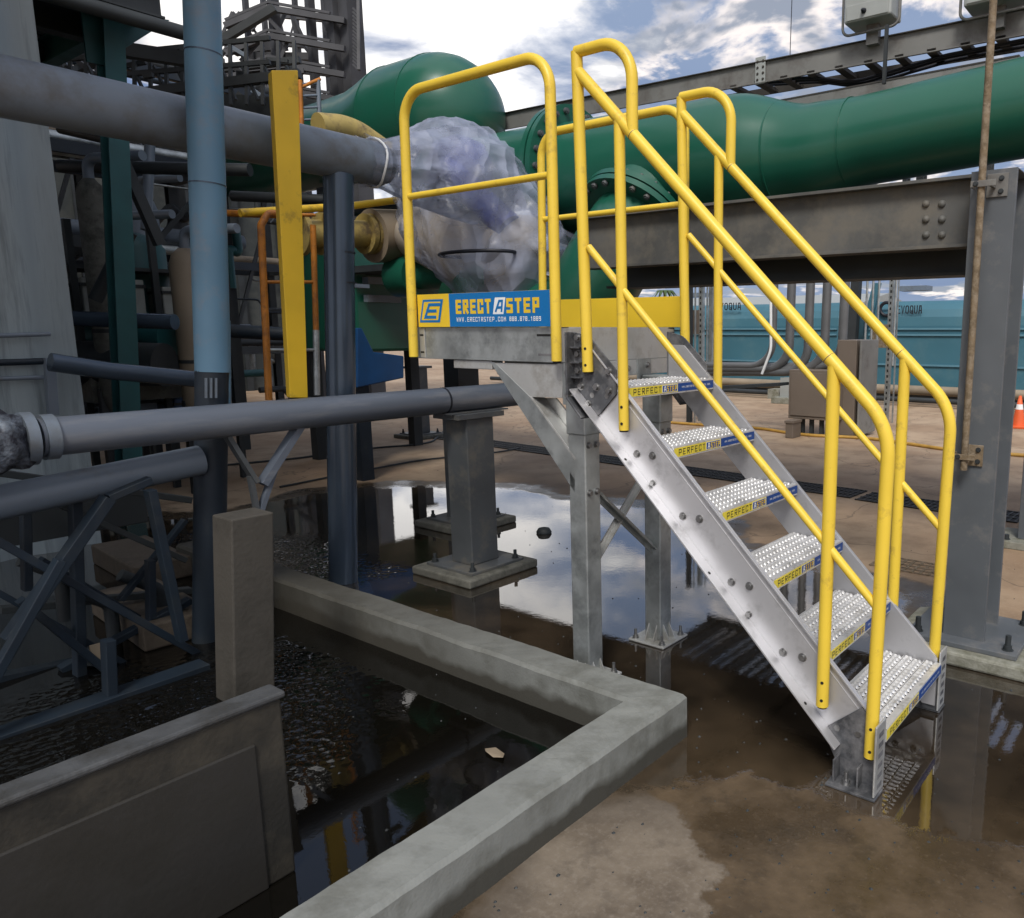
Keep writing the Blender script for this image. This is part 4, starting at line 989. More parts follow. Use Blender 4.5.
# teal column
tc_ = thing('teal_column', 'slim teal steel column holding the overhead deck at left', 'column', X(-4.6, 115, 410))
ca, cb = X(-4.6, 107, -40), X(-4.6, 120, 425)
MB().ibeam(Vector((-4.6, ca.y, ca.z)), Vector((-4.6, cb.y, 0)), .13, .15, .014, .014, up=(1, 0, 0)).build('shaft', 'teal', tc_)
MB().mm(X(-4.66, 86, 62), X(-4.66, 104, -10)+Vector((.02, 0, 0))).build('gusset', 'teal', tc_)
MB().prism([X(-4.58, 116, 12), X(-4.58, 170, 20), X(-4.58, 116, 54)], (-.03, 0, 0)).build('gusset', 'teal', tc_)
MB().bar(X(-4.7, 118, 150), X(-4.7, 160, 245), .07, .07).build('brace', 'rackdark', tc_)
# overhead deck
od = thing('overhead_deck', 'dark steel deck on beams overhead at the top left', 'deck', (-4.5, -1, 3.8))
ea = X(-4.3, 60, 12); dz = 3.72
mb = MB(); mb.mm((-7.4, -4.5, dz+.14), (-4.2, .62, dz+.2)); mb.build('deck_plate', 'rackdark', od)
for i, x in enumerate((-4.3, -5.2, -6.2, -7.2)): MB().ibeam((x, -4.5, dz), (x, .6, dz), .12, .26).build('beam', 'rackdark', od)
for y in (-3.5, -2.4, -1.3, -.3, .5): MB().ibeam((-7.3, y, dz-.02), (-4.3, y, dz-.02), .1, .2).build('beam', 'teal' if y == .5 else 'rackdark', od)
MB().tube([(-4.15, -4.5, 3.5), (-4.15, .9, 3.5)], .05, 12).build('pipe_run', 'rackdark', od)

MB().mm((-5.5, -9, 4.1), (-.3, -.7, 4.25)).build('added_shade_plate', 'rackdark', od)  # unseen canopy, added to shade the lower left and darken the basin reflection
MB().mm((-15, -9, 6.6), (-4.0, 1.2, 6.8)).build('unseen_upper_deck_plate', 'rackdark', od)  # unseen upper floor with beams and posts, added to darken reflection and shade left
for y in range(-8, 2, 2): MB().ibeam((-15, y, 6.45), (-4.0, y, 6.45), .14, .3).build('beam', 'rackdark', od)
for x in (-14.5, -9.5): MB().bar((x, -6, 0), (x, -6, 6.6), .25, .25).build('post', 'rackdark', od)
# orange ladder
ld = thing('orange_ladder', 'weathered orange ladder rails behind the yellow post', 'ladder', X(-3.0, 268, 400))
MB().tube([X(-3.0, 269, 400), X(-3.0, 261, 225), X(-3.0, 268, 213), X(-3.0, 283, 214)], .022, 12, fil=[.05, .05]).build('rail', 'orange', ld)
MB().tube([X(-3.0, 316, 330), X(-3.0, 313, 225)], .019, 12).build('rail', 'orange', ld)
MB().tube([X(-3.0, 317, 395), X(-3.0, 316, 330)], .021, 12).build('rail', 'galv', ld)
for v in (215, 282, 350): MB().tube([X(-3.0, 264+(v-215)*.04, v), X(-3.0, 315, v)], .011, 8).build('rung', 'orange' if v < 300 else 'galv', ld)
# yellow pipework
yw = thing('yellow_pipework', 'dull yellow pipes with flanges behind the blue-grey pole', 'pipe', X(-3.2, 350, 240))
MB().tube([X(-3.0, 318, 126), X(-3.0, 350, 128), X(-3.0, 396, 160)], .085, 18, fil=[.4], seg=8).build('pipe_run', 'tan_yellow', yw)
MB().tube([X(-3.2, 240, 213), X(-3.2, 350, 206), X(-3.2, 415, 198)], .026, 12, fil=.2).build('pipe_run', 'yellow_old', yw)
MB().tube([X(-3.3, 298, 234), X(-3.3, 378, 234)], .10, 24).build('pipe_run', 'tan_yellow', yw)
for u in (300, 322, 366, 372): c_ = X(-3.3, u, 234); MB().tube([c_-Vector((0, .018, 0)), c_+Vector((0, .018, 0))], .15, 24).build('flange', 'tan_yellow', yw)
MB().tube([X(-3.3, 372, 236), X(-3.3, 412, 236)], .20, 24).build('pipe_run', 'tank_beige', yw)
# small ladder cage at the vessel
cg = thing('ladder_cage', 'small caged ladder between the yellow post and the green vessel', 'ladder', X(-4.2, 310, 128))
for u in (302, 320): MB().tube([X(-4.2, u, 132), X(-4.2, u-2, 80)], .018, 8).build('rail', 'greypipe' if u > 310 else 'orange', cg)
for v in (84, 96, 108, 120): MB().tube([X(-4.2, 301, v), X(-4.2, 320, v-1)], .010, 6).build('rung', 'greypipe', cg)
MB().tube([X(-4.2, 299, 88), X(-4.2, 320, 79)], .014, 8).build('rung', 'orange', cg)

# =================================================================== LOWER LEFT SKID
sk = thing('steel_skid', 'dark navy steel frame with crossing braces behind the foreground wall', 'frame', (-1.5, -1.2, 0))
def sb(u0, v0, u1, v1, w_=.05, x=-1.5, x1=None, m='navy'):
    MB().bar(X(x, u0, v0), X(x if x1 is None else x1, u1, v1), w_*.6, w_, up=(1, 0, 0)).build('brace' if abs(u1-u0) > 15 else 'post', m, sk, .003)
sb(8, 640, 108, 498, .07); sb(108, 498, 150, 480, .05); sb(-40, 520, 200, 655, .05, -1.55); sb(150, 490, 182, 640, .055, -1.45); sb(25, 485, 27, 590, .05, -1.8)
sb(75, 500, 80, 680, .06, -1.7); sb(-60, 760, 205, 668, .10, -1.35); sb(20, 600, 130, 690, .05, -1.6); sb(-60, 560, 190, 700, .04, -1.7); sb(-30, 720, 60, 560, .05, -1.3)
sb(108, 640, 112, 740, .06, -1.35); sb(40, 560, 175, 640, .05, -1.9); sb(190, 600, 60, 670, .05, -1.8); sb(-60, 690, 190, 640, .06, -1.9)
MB().mm((-2.3, -2.6, .48), (-2.2, -.62, .72)).build('panel', 'rackdark', sk, .004)
for i, (u, v, w_, d_, lab) in enumerate(((140, 550, .75, .25, 'brown weathered concrete block seen through the skid frame, upper one'), (150, 600, .8, .28, 'weathered concrete block behind the skid frame, lower one'))):
    c_ = Z(.12+.0*i, u, v); MB().box(c_+Vector((0, 0, -.06)), (.75, .30, .12), Matrix.Rotation(R(-4), 3, 'Z')).build('concrete_block', 'slab', None, .01, label=lab, category='block', group='concrete blocks behind the skid')
c_ = X(-1.6, 100, 652); MB().mm(c_+Vector((0, -.035, -.04)), c_+Vector((.01, .035, .04))).build('name_plate', 'tank_beige', sk)

sb(-20, 470, 190, 500, .05, -2.0, m='rackdark'); sb(60, 505, 185, 560, .045, -2.1, m='rackdark'); sb(185, 520, 120, 600, .04, -1.9); sb(0, 610, 190, 590, .05, -2.1, m='rackdark'); sb(150, 560, 152, 680, .05, -1.8)
for k, (u, v) in enumerate(((20, 560), (70, 590), (120, 575), (160, 650))): MB().tube([X(-1.95, u, v), X(-1.95, u+40, v+14), X(-1.95, u+46, v+60)], .028, 10, fil=.06).build('hose', 'rackdark', sk)
# =================================================================== LEFT BACKGROUND PLANT
bw = thing('process_building', 'dark corrugated process building closing off the yard at left', 'building', (-16, 3, 0))
mb = MB(); mb.mm((-17, -12, 0), (-16.5, 8.9, 6.0)); mb.build('wall', 'wallfar', bw)
mb = MB()
for y in range(-11, 9): mb.mm((-16.5, y, 0), (-16.42, y+.14, 6.0))
mb.build('ribs', 'rackdark', bw)
for y, z in ((-1, 2.6), (2, 2.6), (5, 2.6), (0.2, .9)): MB().mm((-16.44, y, z), (-16.38, y+1.3, z+.9)).build('window', 'greypipe', bw)
# open racks
def rack(x, y0, y1, lv, h, lab, cat='rack'):
    o = thing('pipe_rack', lab, cat, (x, (y0+y1)/2, 0))
    n_ = max(2, int((y1-y0)/1.3)); 
    for i in range(n_+1):
        y = y0+(y1-y0)*i/n_
        for xx in (x, x-1.2): MB().ibeam((xx, y, 0), (xx, y, h), .11, .11, .01, .01, up=(1, 0, 0)).build('post', 'rackdark', o)
        for z in lv: MB().bar((x, y, z), (x-1.2, y, z), .08, .09).build('cross_beam', 'rackdark', o)
    for z in lv:
        for xx in (x, x-1.2): MB().bar((xx, y0, z), (xx, y1, z), .06, .12).build('long_beam', 'navy' if random.random() < .4 else 'rackdark', o)
        for k in range(3):
            r_ = random.uniform(.03, .09); xx = x-.2-k*.33
            MB().tube([(xx, y0-.3, z+.06+r_), (xx, y1+.3, z+.06+r_)], r_, 12).build('pipe_run', random.choice(['greypipe', 'rackdark', 'bluegrey', 'galv', 'tank_beige']), o)
    for k in range(46):
        y = random.uniform(y0, y1); xx = x-random.uniform(-.15, 1.3); z = random.uniform(.3, h-.6); q_ = random.random(); L_ = random.uniform(.3, 1.1); r_ = random.choice((.012, .018, .03, .05))
        e_ = Vector((0, L_, 0)) if q_ < .4 else (Vector((0, 0, L_)) if q_ < .75 else Vector((0, L_*.6, L_*.6)))
        p_ = Vector((xx, y, z)); MB().tube([p_, p_+e_*.6, p_+e_*.6+Vector((0, .12, -.15)), p_+e_+Vector((0, .1, -.15))], r_, 8, fil=.04).build('tubing', random.choice(['rackdark', 'greypipe', 'galv', 'rackdark', 'navy', 'teal', 'greydark']), o)
    for k in range(9):
        y = random.uniform(y0, y1); z = random.choice(lv); w__ = random.uniform(.12, .35); MB().mm((x+.02, y, z+.06), (x-.3, y+w__, z+.06+random.uniform(.15, .45))).build('instrument_box', random.choice(['rackdark', 'greydark', 'plinth', 'navy', 'boxgrey']), o, .01)
    for i in range(n_):
        ya = y0+(y1-y0)*i/n_; yb = y0+(y1-y0)*(i+1)/n_
        MB().bar((x, ya, lv[0]), (x, yb, lv[-1]), .04, .05).build('brace', 'rackdark', o)
    return o
rack(-7.4, -.9, 2.4, (1.25, 2.3, 3.2), 3.6, 'low dark pipe rack loaded with pipes behind the teal column')
rack(-10.5, -1.5, 5.2, (1.1, 2.4, 3.9, 5.0), 5.6, 'taller dark pipe rack further back at the left')
def vessel(x, y, r, z0, z1, m, lab, legs=True):
    o = thing('process_vessel', lab, 'vessel', (x, y, 0))
    h = z1-z0
    MB().lathe((x, y, z0), (0, 0, 1), [(0, 0), (.0, r*.5), (.05, r*.8), (.14, r), (h-.14, r), (h-.05, r*.8), (h, r*.4), (h, 0)], 28).build('shell', m, o)
    for k in range(3):
        a = 2*math.pi*k/3+.4; MB().bar((x+math.cos(a)*r*.8, y+math.sin(a)*r*.8, 0), (x+math.cos(a)*r*.8, y+math.sin(a)*r*.8, z0+.2), .06, .06).build('leg', 'rackdark', o)
    MB().tube([(x, y, z1-.02), (x, y, z1+.15), (x+.5, y+.2, z1+.15)], .04, 10, fil=.08).build('outlet', 'greypipe', o)
    MB().tube([(x, y, z0+h*.35), (x, y, z0+h*.35+.03)], r*1.02, 28).build('band', 'rackdark', o)
c_ = D(6.2, 98, 255); vessel(c_.x, c_.y, .10, .75, 2.6, 'plinth', 'slim grey upright vessel left of the teal column')
c_ = D(7.2, 133, 300); vessel(c_.x, c_.y, .30, .9, 2.3, 'teal', 'upright teal vessel right of the teal column')
c_ = D(8.2, 150, 300); vessel(c_.x, c_.y, .16, .8, 2.8, 'greypipe', 'slim grey vessel behind the teal one')
c_ = D(6.6, 190, 300); vessel(c_.x, c_.y, .13, .62, 2.1, 'tank_beige', 'tan upright vessel just left of the pale blue pole')
# machine body, horizontal tank
mc = thing('machine_skid', 'dark machine with rounded housing low behind the teal column', 'machine', D(7, 130, 400))
a = D(6.6, 72, 335); b_ = D(6.6, 170, 338)
MB().tube([a, b_], .17, 20).build('motor', 'teal', mc); MB().tube([D(6.4, 75, 362), D(6.4, 165, 365)], .18, 20).build('gearbox', 'rackdark', mc)
MB().mm(D(6.6, 70, 400), D(6.9, 190, 385)+Vector((0, 0, .1))).build('plinth', 'plinth', mc)
# shelving with crates and boxes
sh_ = thing('storage_rack', 'open storage rack with pale panels behind the ladder', 'rack', D(8, 240, 400))
a = D(7.5, 226, 262); b_ = D(7.5, 262, 262)
sx0, sy0 = -6.9, 2.2
crn = 0
def crate(p, s_, m, lab, grp='crates on the storage rack'):
    o = thing('crate', lab, 'crate', p, grp); p = Vector(p)
    MB().mm(p+Vector((-s_[0]/2, -s_[1]/2, 0)), p+Vector((s_[0]/2, s_[1]/2, s_[2]))).build('crate_body', m, o, .01)
    MB().mm(p+Vector((-s_[0]/2-.01, -s_[1]/2-.01, s_[2]*.8)), p+Vector((s_[0]/2+.01, s_[1]/2+.01, s_[2]*.88))).build('rim', 'rackdark', o)
x_ = -5.6
for z in (.5, 1.0, 1.5, 1.95): MB().mm((x_-.6, -.3, z-.03), (x_, 1.5, z)).build('shelf', 'rackdark', sh_)
for y in (-.3, .3, .9, 1.5):
    for xx in (x_, x_-.6): MB().bar((xx, y, 0), (xx, y, 2.3), .05, .05).build('upright', 'rackdark', sh_)
labs = {(0, 0): 'blue crate at the left end of the lowest shelf', (0, 1): 'grey crate in the middle of the lowest shelf', (1, 0): 'pale crate at the left end of the second shelf', (1, 1): 'pale crate in the middle of the second shelf',
        (2, 0): 'pale crate at the left end of the third shelf', (2, 1): 'pale crate in the middle of the third shelf', (1, 2): 'dark crate at the right end of the second shelf', (2, 2): 'pale crate at the right end of the third shelf', (0, 2): 'blue crate at the right end of the lowest shelf'}
for (a, b2_), lab in labs.items():
    crate((x_-.3, .0+b2_*.6, (.5, 1.0, 1.5)[a]), (.5, .46, .30+.05*((a+b2_) % 2)), 'blueplastic' if 'blue' in lab else ('rackdark' if 'dark' in lab else ('greypipe' if 'grey' in lab else 'crate')), lab)
# blue chair-like machine behind pole & far green block
bc = thing('blue_bin', 'blue bin on stand seen behind the blue-grey pole', 'bin', D(6.5, 362, 390))
a = X(-4.4, 354, 335); b_ = X(-4.4, 374, 386)
MB().prism([X(-4.4, 357, 328), X(-4.4, 362, 328), X(-4.4, 374, 352), X(-4.4, 404, 356), X(-4.4, 404, 378), X(-4.4, 357, 388)], (-.35, 0, 0)).build('bin_body', 'blueplastic', bc, .01)
MB().mm(Vector((-4.7, X(-4.4, 360, 388).y, 0)), Vector((-4.45, X(-4.4, 372, 388).y, X(-4.4, 357, 388).z+.02))).build('stand', 'navy', bc)
gb = thing('green_machine', 'dark green machine body behind the platform toe board', 'machine', X(-5.0, 380, 300))
MB().mm((-6.2, X(-5, 352, 260).y, 1.2), (-5.0, X(-5, 440, 260).y+.6, X(-5, 400, 240).z)).build('body', 'green', gb, .03)
MB().mm((-5.0, X(-5, 362, 278).y, X(-5, 362, 284).z), (-4.9, X(-5, 394, 278).y, X(-5, 362, 277).z)).build('rail', 'greypipe', gb)
MB().mm((-4.97, X(-5, 362, 300).y, X(-5, 362, 302).z), (-4.9, X(-5, 394, 278).y, X(-5, 362, 295).z)).build('rail', 'greypipe', gb)
for yy in (X(-5, 352, 260).y+.1, X(-5, 440, 260).y+.3):
    for xx in (-6.0, -5.2): MB().bar((xx, yy, 0), (xx, yy, 1.2), .12, .12).build('leg', 'rackdark', gb)

# lattice tower at top left
lt = thing('lattice_tower', 'dark lattice steel tower with platforms against the bright sky', 'tower', D(15, 290, 330))
def LT(u, v, d=13.): return D(d, u, v)
def lbar(u0, v0, u1, v1, w_=.10, d=13., d1=None): MB().bar(D(d, u0, v0), D(d1 or d, u1, v1), w_, w_).build('member', 'towersteel', lt)
for u, w_ in ((268, .14), (305, .12), (330, .22), (345, .30), (350, .12), (240, .08)):
    b0 = D(13., u+3, 330); t0_ = D(13., u, -60); MB().bar(Vector((t0_.x, t0_.y, 0)), t0_, w_, w_).build('leg', 'towersteel', lt)
for u, w_ in ((258, .08), (290, .08), (320, .1)):
    t0_ = D(14.4, u, -60); MB().bar(Vector((t0_.x, t0_.y, 0)), t0_, w_, w_).build('leg', 'towersteel', lt)
for v in (12, 40, 66, 92):
    lbar(225, v+14, 268, v-4, .09); lbar(268, v-4, 345, v+9, .09); lbar(225, v+8, 268, v-10, .04); lbar(268, v-10, 330, v+1, .04)
    lbar(235, v+8, 310, v-2, .07, 14.4); lbar(258, v+2, 335, v+9, .07, 14.4)
rs = random.Random(3)
for k in range(44):
    v = rs.choice((12, 40, 66, 92)); u = rs.uniform(228, 330); s_ = rs.choice((-1, 1)); lbar(u, v, u+s_*rs.uniform(4, 22), v+rs.uniform(18, 28), rs.uniform(.03, .06), rs.uniform(13, 14.4))
for k in range(14):
    u = rs.uniform(228, 262); v = rs.uniform(50, 95); lbar(u, v, u+rs.uniform(10, 60), v+rs.uniform(-8, 10), rs.uniform(.05, .16), rs.uniform(12.6, 14.4))
for k in range(16):
    t = k/16; lbar(353, 8+t*60, 359, 14+t*60, .03)
lbar(358, -60, 359, 70, .05)
# walkway mass at mid height
wk = thing('gantry_walkway', 'dark railed gantry walkway crossing behind the blue pole', 'walkway', D(9, 200, 110))
def wb(u0, v0, u1, v1, w_, d=9., m='rackdark', nm='member'): MB().bar(D(d, u0, v0), D(d, u1, v1), w_, w_).build(nm, m, wk)
wb(60, 100, 420, 122, .30, 9.5); wb(60, 80, 270, 62, .05); wb(60, 60, 270, 38, .05); wb(120, 96, 300, 74, .10); wb(60, 40, 190, 60, .14, 8.5)
for u in range(70, 300, 16): wb(u, 46+(200-u)*.06, u+1, 105, .035)
for u in range(66, 300, 22): wb(u, 66, u+16, 100, .03)
wb(214, 45, 275, 8, .09, 10); wb(214, 70, 300, 60, .08, 10); wb(60, 118, 420, 150, .22, 10.5); wb(60, 140, 420, 170, .2, 11)
for k in range(26):
    u = rs.uniform(65, 290); v = rs.uniform(45, 100); wb(u, v, u+rs.uniform(-14, 26), v+rs.uniform(-5, 18), rs.uniform(.02, .07), rs.uniform(8.6, 10.4), rs.choice(['rackdark', 'towersteel', 'rackdark', 'greypipe']), 'member')
# loose plant pipes at mid left
for i, (u0, v0, u1, v1, r_, d, m_, lab) in enumerate((
    (60, 166, 250, 170, .05, 6.2, 'rackdark', 'black horizontal pipe crossing behind the teal column'),
    (200, 212, 300, 216, .03, 6.8, 'orange', 'thin orange pipe running behind the blue pole'),
    (130, 232, 95, 300, .05, 6.0, 'rackdark', 'black sloping pipe left of the teal column'),
    (150, 140, 146, 230, .04, 6.5, 'greypipe', 'thin grey riser right of the teal column'),
    (60, 128, 112, 140, .05, 7, 'rackdark', 'dark pipe stub between the cladding tower and teal column'),
    (215, 330, 300, 335, .06, 6.8, 'navy', 'navy pipe low behind the pale blue pole'),
    (60, 318, 175, 322, .06, 6.0, 'bluegrey', 'dark blue pipe low behind the teal column'),
    (232, 196, 330, 200, .05, 7.6, 'rackdark', 'dark pipe under the overhead grey pipe'),
    (345, 212, 440, 205, .05, 8, 'rackdark', 'dark pipe behind the yellow pipework'))):
    MB().tube([D(d, u0, v0), D(d, u1, v1)], r_, 14).build('plant_pipe', m_, None, label=lab, category='pipe', group='assorted plant pipes at left')

# =================================================================== RIGHT BACKGROUND
def tank(x0, x1, lab, tx_word, txu0, txu1, txv):
    yy = 13.5; o = thing('storage_tank', lab, 'tank', ((x0+x1)/2, yy+1, 0), 'teal storage tanks')
    zt_ = 2.24; prof = []
    r_ = 1.05
    pr = [(-1.05, .15), (-1.05, 1.50)] + [(-1.05+(.42)*(1-math.cos(a)), 1.50+.50*math.sin(a)) for a in [R(q) for q in (20, 40, 60, 75, 90)]]
    pr += [(-p_[0], p_[1]) for p_ in pr[::-1]]
    c = Vector((0, yy+1.05, 0)); n_ = len(pr)
    # bevelled ends
    secs = [(x0, .82), (x0+.06, .93), (x0+.2, 1), (x1-.2, 1), (x1-.06, .93), (x1, .82)]
    vs = []
    for x, s_ in secs: vs += [(x, c.y+a*s_, 1.2+(z-1.2)*s_) for a, z in pr]
    fs = [(i*n_+j, i*n_+(j+1) % n_, (i+1)*n_+(j+1) % n_, (i+1)*n_+j) for i in range(len(secs)-1) for j in range(n_)]
    mb = MB(); mb.add(vs, fs); mb.add(vs[:n_], [tuple(range(n_))[::-1]]); mb.add(vs[-n_:], [tuple(range(n_))]); mb.build('shell', 'tankteal', o, .02)
    for z in (1.42, 1.30, .70): MB().mm((x0+.2, yy-.035, z), (x1-.2, yy+.005, z+.035)).build('stripe', 'tankpale', o)
    MB().mm((x0+.1, yy+.1, 0), (x1-.1, yy+2, .16)).build('skid_base', 'rackdark', o)
    MB().mm((x0+.5, yy+.8, 2.23), (x0+1.1, yy+1.2, 2.33)).build('hatch', 'greypipe', o)
    p0_ = Y(yy-.01, txu0, txv); p1_ = Y(yy-.01, txu1, txv)
    tm = MB(); text(tm, tx_word, Vector((p0_.x, yy-.012, p0_.z-.10)), ux, uz, .17, p1_.x-p0_.x, t=.17, gap=.25, asp=.75); tm.build('lettering', 'black', o)
    return o
tank(-9.6, -4.35, 'teal storage tank with dark lettering, left of the conduits', 'EVOQUA', 716, 741, 306)
tank(-4.05, 1.2, 'teal storage tank with round logo and lettering, right of the conduits', 'EVOQUA', 897, 922, 309)
c_ = Y(13.48, 886.5, 309)
MB().tube([c_+Vector((math.cos(a)*.13, 0, math.sin(a)*.13)) for a in [2*math.pi*k/20 for k in range(21)]], .035, 8, caps=False).build('emblem', 'black', bpy.data.objects['storage_tank.001'])
MB().mm((-13.5, 13.4, .1), (-9.9, 15.4, 2.2)).build('storage_tank', 'tankteal', None, .1, label='teal storage tank half hidden behind the platform, furthest left', category='tank', group='teal storage tanks')
MB().bar((-4.22, 13.45, 0), (-4.14, 13.45, 2.65), .18, .18).build('equipment_post', 'rackdark', None, label='dark narrow post in the gap between the two lettered tanks', category='post')
MB().prism([Y(13.3, 873, 283), Y(13.3, 880, 283), Y(13.3, 872, 318), Y(13.3, 864, 318)], (0, .1, 0)).build('tank_bracket', 'tankteal', None, label='sloping teal plate rising at the end of the right lettered tank', category='bracket')
# low pipes on the ground in front of the tanks
for i, (y, z, r_, m_, lab) in enumerate(((12.6, .28, .09, 'tank_beige', 'beige pipe lying low in front of the teal tanks'), (12.3, .12, .05, 'rackdark', 'dark thin pipe lowest in front of the teal tanks'))):
    MB().tube([(-14, y, z), (4, y, z)], r_, 12).build('ground_pipe', m_, None, label=lab, category='pipe')
for x in (-7.2, -5.5, -1.6): MB().mm((x, 12.2, 0), (x+.25, 12.8, .2)).build('pipe_sleeper', 'plinthlt', None, label={-7.2: 'concrete sleeper under the low pipes, leftmost', -5.5: 'concrete sleeper under the low pipes, middle one', -1.6: 'concrete sleeper under the low pipes, rightmost'}[x], category='sleeper', group='concrete sleepers')
# conduits: verticals that bend left into a bundle
cd_ = 7.6
cus = [(776, .0), (793, 0), (812, 0), (829, 0), (847, 0)]
for i, (u, _) in enumerate(cus):
    top = Y(cd_+.02*i, u, 250); el = Y(cd_+.02*i, u-6, 372-3*abs(2-i)); lf = Y(cd_+.02*i, 640, 382+i*1.5)
    o = MB().tube([top+Vector((0, 0, .6)), top, Vector((top.x-.02, top.y, el.z)), Vector((top.x-1.9, top.y, el.z-.03-.012*i))], .062 if i else .05, 14, fil=[.0, .35], seg=8)
    tag(o.build('conduit', 'conduit'), ['leftmost of the five grey conduits sweeping down beyond the stair', 'second grey conduit from the left beyond the stair', 'middle one of the five grey conduits beyond the stair', 'fourth grey conduit from the left beyond the stair', 'rightmost grey conduit, beside the taupe enclosure'][i], 'conduit', 'grey conduits behind the stair')
tag(MB().tube([Y(7.45, 770, 280)+Vector((0, 0, .5)), Y(7.45, 771, 350), Y(7.45, 762, 374)], .02, 8, fil=[.4]).build('conduit', 'white'), 'thin white conduit left of the thick grey conduits', 'conduit')
for x0_, x1_ in ((690, 820),):
    a = Y(7.3, 690, 389); b_ = Y(7.3, 784, 384)
    MB().bar(a, b_, .3, .04).build('conduit_tray', 'rackdark', None, label='dark tray carrying the bent grey conduits', category='tray')
c_ = Z(0, 786, 403)
pp_ = thing('conduit_stand', 'pale stub stand under the grey conduit bundle', 'stand', (c_.x, c_.y, 0))
MB().mm((c_.x-.22, c_.y-.22, 0), (c_.x+.22, c_.y+.22, .12)).build('plinth', 'plinthlt', pp_, .01)
MB().ibeam((c_.x, c_.y, .12), (c_.x, c_.y, .50), .18, .18, .03, .03, up=(0, 1, 0)).build('post', 'lamp', pp_)
# enclosure
ey = 7.5
def EB(name, u0, v0, u1, v1, d_, m_, par, yq=ey, bev=.008):
    a = Y(yq, u0, v1); b_ = Y(yq, u1, v0); return MB().mm((a.x, yq, a.z), (b_.x, yq+d_, b_.z)).build(name, m_, par, bev)
en = thing('enclosure', 'large taupe electrical enclosure on legs seen between the handrails', 'enclosure', Z(0, 830, 430))
EB('cabinet', 788, 371, 838, 418, .35, 'boxgrey', en, 7.3); EB('cabinet', 834, 340, 857, 436, .6, 'boxgrey', en, 7.5); EB('side_trim', 856, 340, 862, 436, .62, 'trayface', en, 7.49)
EB('door_panel', 790, 374, 834, 415, .01, 'boxgrey', en, 7.285, .003)
for u in (803, 812, 822): 
    a = Y(7.4, u, 415); MB().bar((a.x, 7.4, 0), (a.x, 7.4, a.z+.05), .05, .05).build('leg', 'rackdark', en)
sbx = thing('junction_box', 'small taupe junction box on the ground left of the enclosure', 'box', Z(0, 794, 438))
a = Z(0, 785, 438); b_ = Z(0, 803, 436); MB().mm((a.x, a.y, 0), (b_.x, a.y+.25, .24)).build('box_body', 'boxgrey', sbx, .01); MB().mm((a.x-.01, a.y-.012, .2), (b_.x+.01, a.y+.26, .235)).build('lid', 'boxgrey', sbx, .004)
# channel strut frames by tanks
for i, (u, lab) in enumerate(((702, 'perforated grey strut post just right of the far toe board'), (690, 'dark strut post beside the far toe board'), (893, 'perforated grey strut post in front of the right tank'), (712, 'thin grey strut post in front of the left tank'))):
    yy = (8., 7.8, 9.5, 8.4)[i]; t_ = Y(yy, u, 270); o = thing('strut_post', lab, 'post', (t_.x, yy, 0), 'strut posts in front of the tanks')
    MB().bar((t_.x, yy, 0), (t_.x, yy, 2.7), .07, .07).build('channel', ('galv', 'rackdark', 'galv', 'galv')[i], o)
    MB().bar((t_.x+.10, yy, 0), (t_.x+.10, yy, 2.7), .02, .02).build('conduit', 'galv', o)
    sl = MB()
    for k in range(30): sl.mm((t_.x-.012, yy-.0365, .1+k*.085), (t_.x+.012, yy-.0355, .14+k*.085))
    if i in (0, 2):
        q_ = sl.build('slotted_face', 'dark', o); q_['kind'] = 'stuff'
    if i in (0, 2): MB().mm((t_.x-.28, yy-.08, 1.35 if i == 0 else 1.15), (t_.x-.02, yy-.02, 1.72 if i == 0 else 1.5)).build('box', 'boxgrey' if i == 0 else 'rust', o)
for k, u in enumerate((868, 874, 880, 897)):
    t_ = Y(9., u, 270); MB().tube([(t_.x, 9., .9), (t_.x, 9., 2.6)], .018, 8).build('riser', 'galv', None, label=['thin metal riser near the tank gap, leftmost', 'thin metal riser near the tank gap, second from left', 'thin metal riser near the tank gap, third from left', 'thin metal riser in front of the logo tank'][k], category='pipe', group='thin risers')
# handrail frames behind deck (thin braces)
# drain grates
def grate(x0, x1, yc, w_, rot, lab, bars=None):
    o = thing('drain_grate', lab, 'drain', ((x0+x1)/2, yc, 0), 'drain gratings set in the concrete')
    Rm = Matrix.Rotation(rot, 3, 'Z'); ctr = Vector(((x0+x1)/2, yc, 0))
    L_ = x1-x0; mb = MB(); mb.box(ctr+Vector((0, 0, .003)), (L_, w_, .004), Rm); mb.build('pan', 'dark', o)
    mb = MB(); n_ = int(L_/.045)
    for i in range(n_): mb.box(ctr+Rm@Vector((-L_/2+(i+.5)*L_/n_, 0, .0065)), (.014, w_, .006), Rm)
    for j in (-1, -.33, .33, 1): mb.box(ctr+Rm@Vector((0, j*(w_/2-.008), .0075)), (L_, .016, .008), Rm)
    mb.build('bars', 'grate', o)
grate(-6.4, -.35, 4.32, .36, R(-3.2), 'long dark drain grating crossing the yard behind the stair')
grate(-.30, 1.0, 4.08, .36, R(-3.2), 'dark drain grating section left of the grey column')
grate(1.16, 2.6, 4.05, .36, R(-3.2), 'dark drain grating section right of the grey column')
o = MB()
ctr = Z(0, 908, 566)
for i in range(9): o.mm((ctr.x-.2+i*.05, ctr.y-.13, .002), (ctr.x-.185+i*.05, ctr.y+.13, .006))
for j in range(5): o.mm((ctr.x-.2, ctr.y-.13+j*.06, .006), (ctr.x+.22, ctr.y-.12+j*.06, .0085))
tag(o.build('drain_grate', 'rust'), 'small rusty square grating in the concrete beside the stair rail', 'drain')
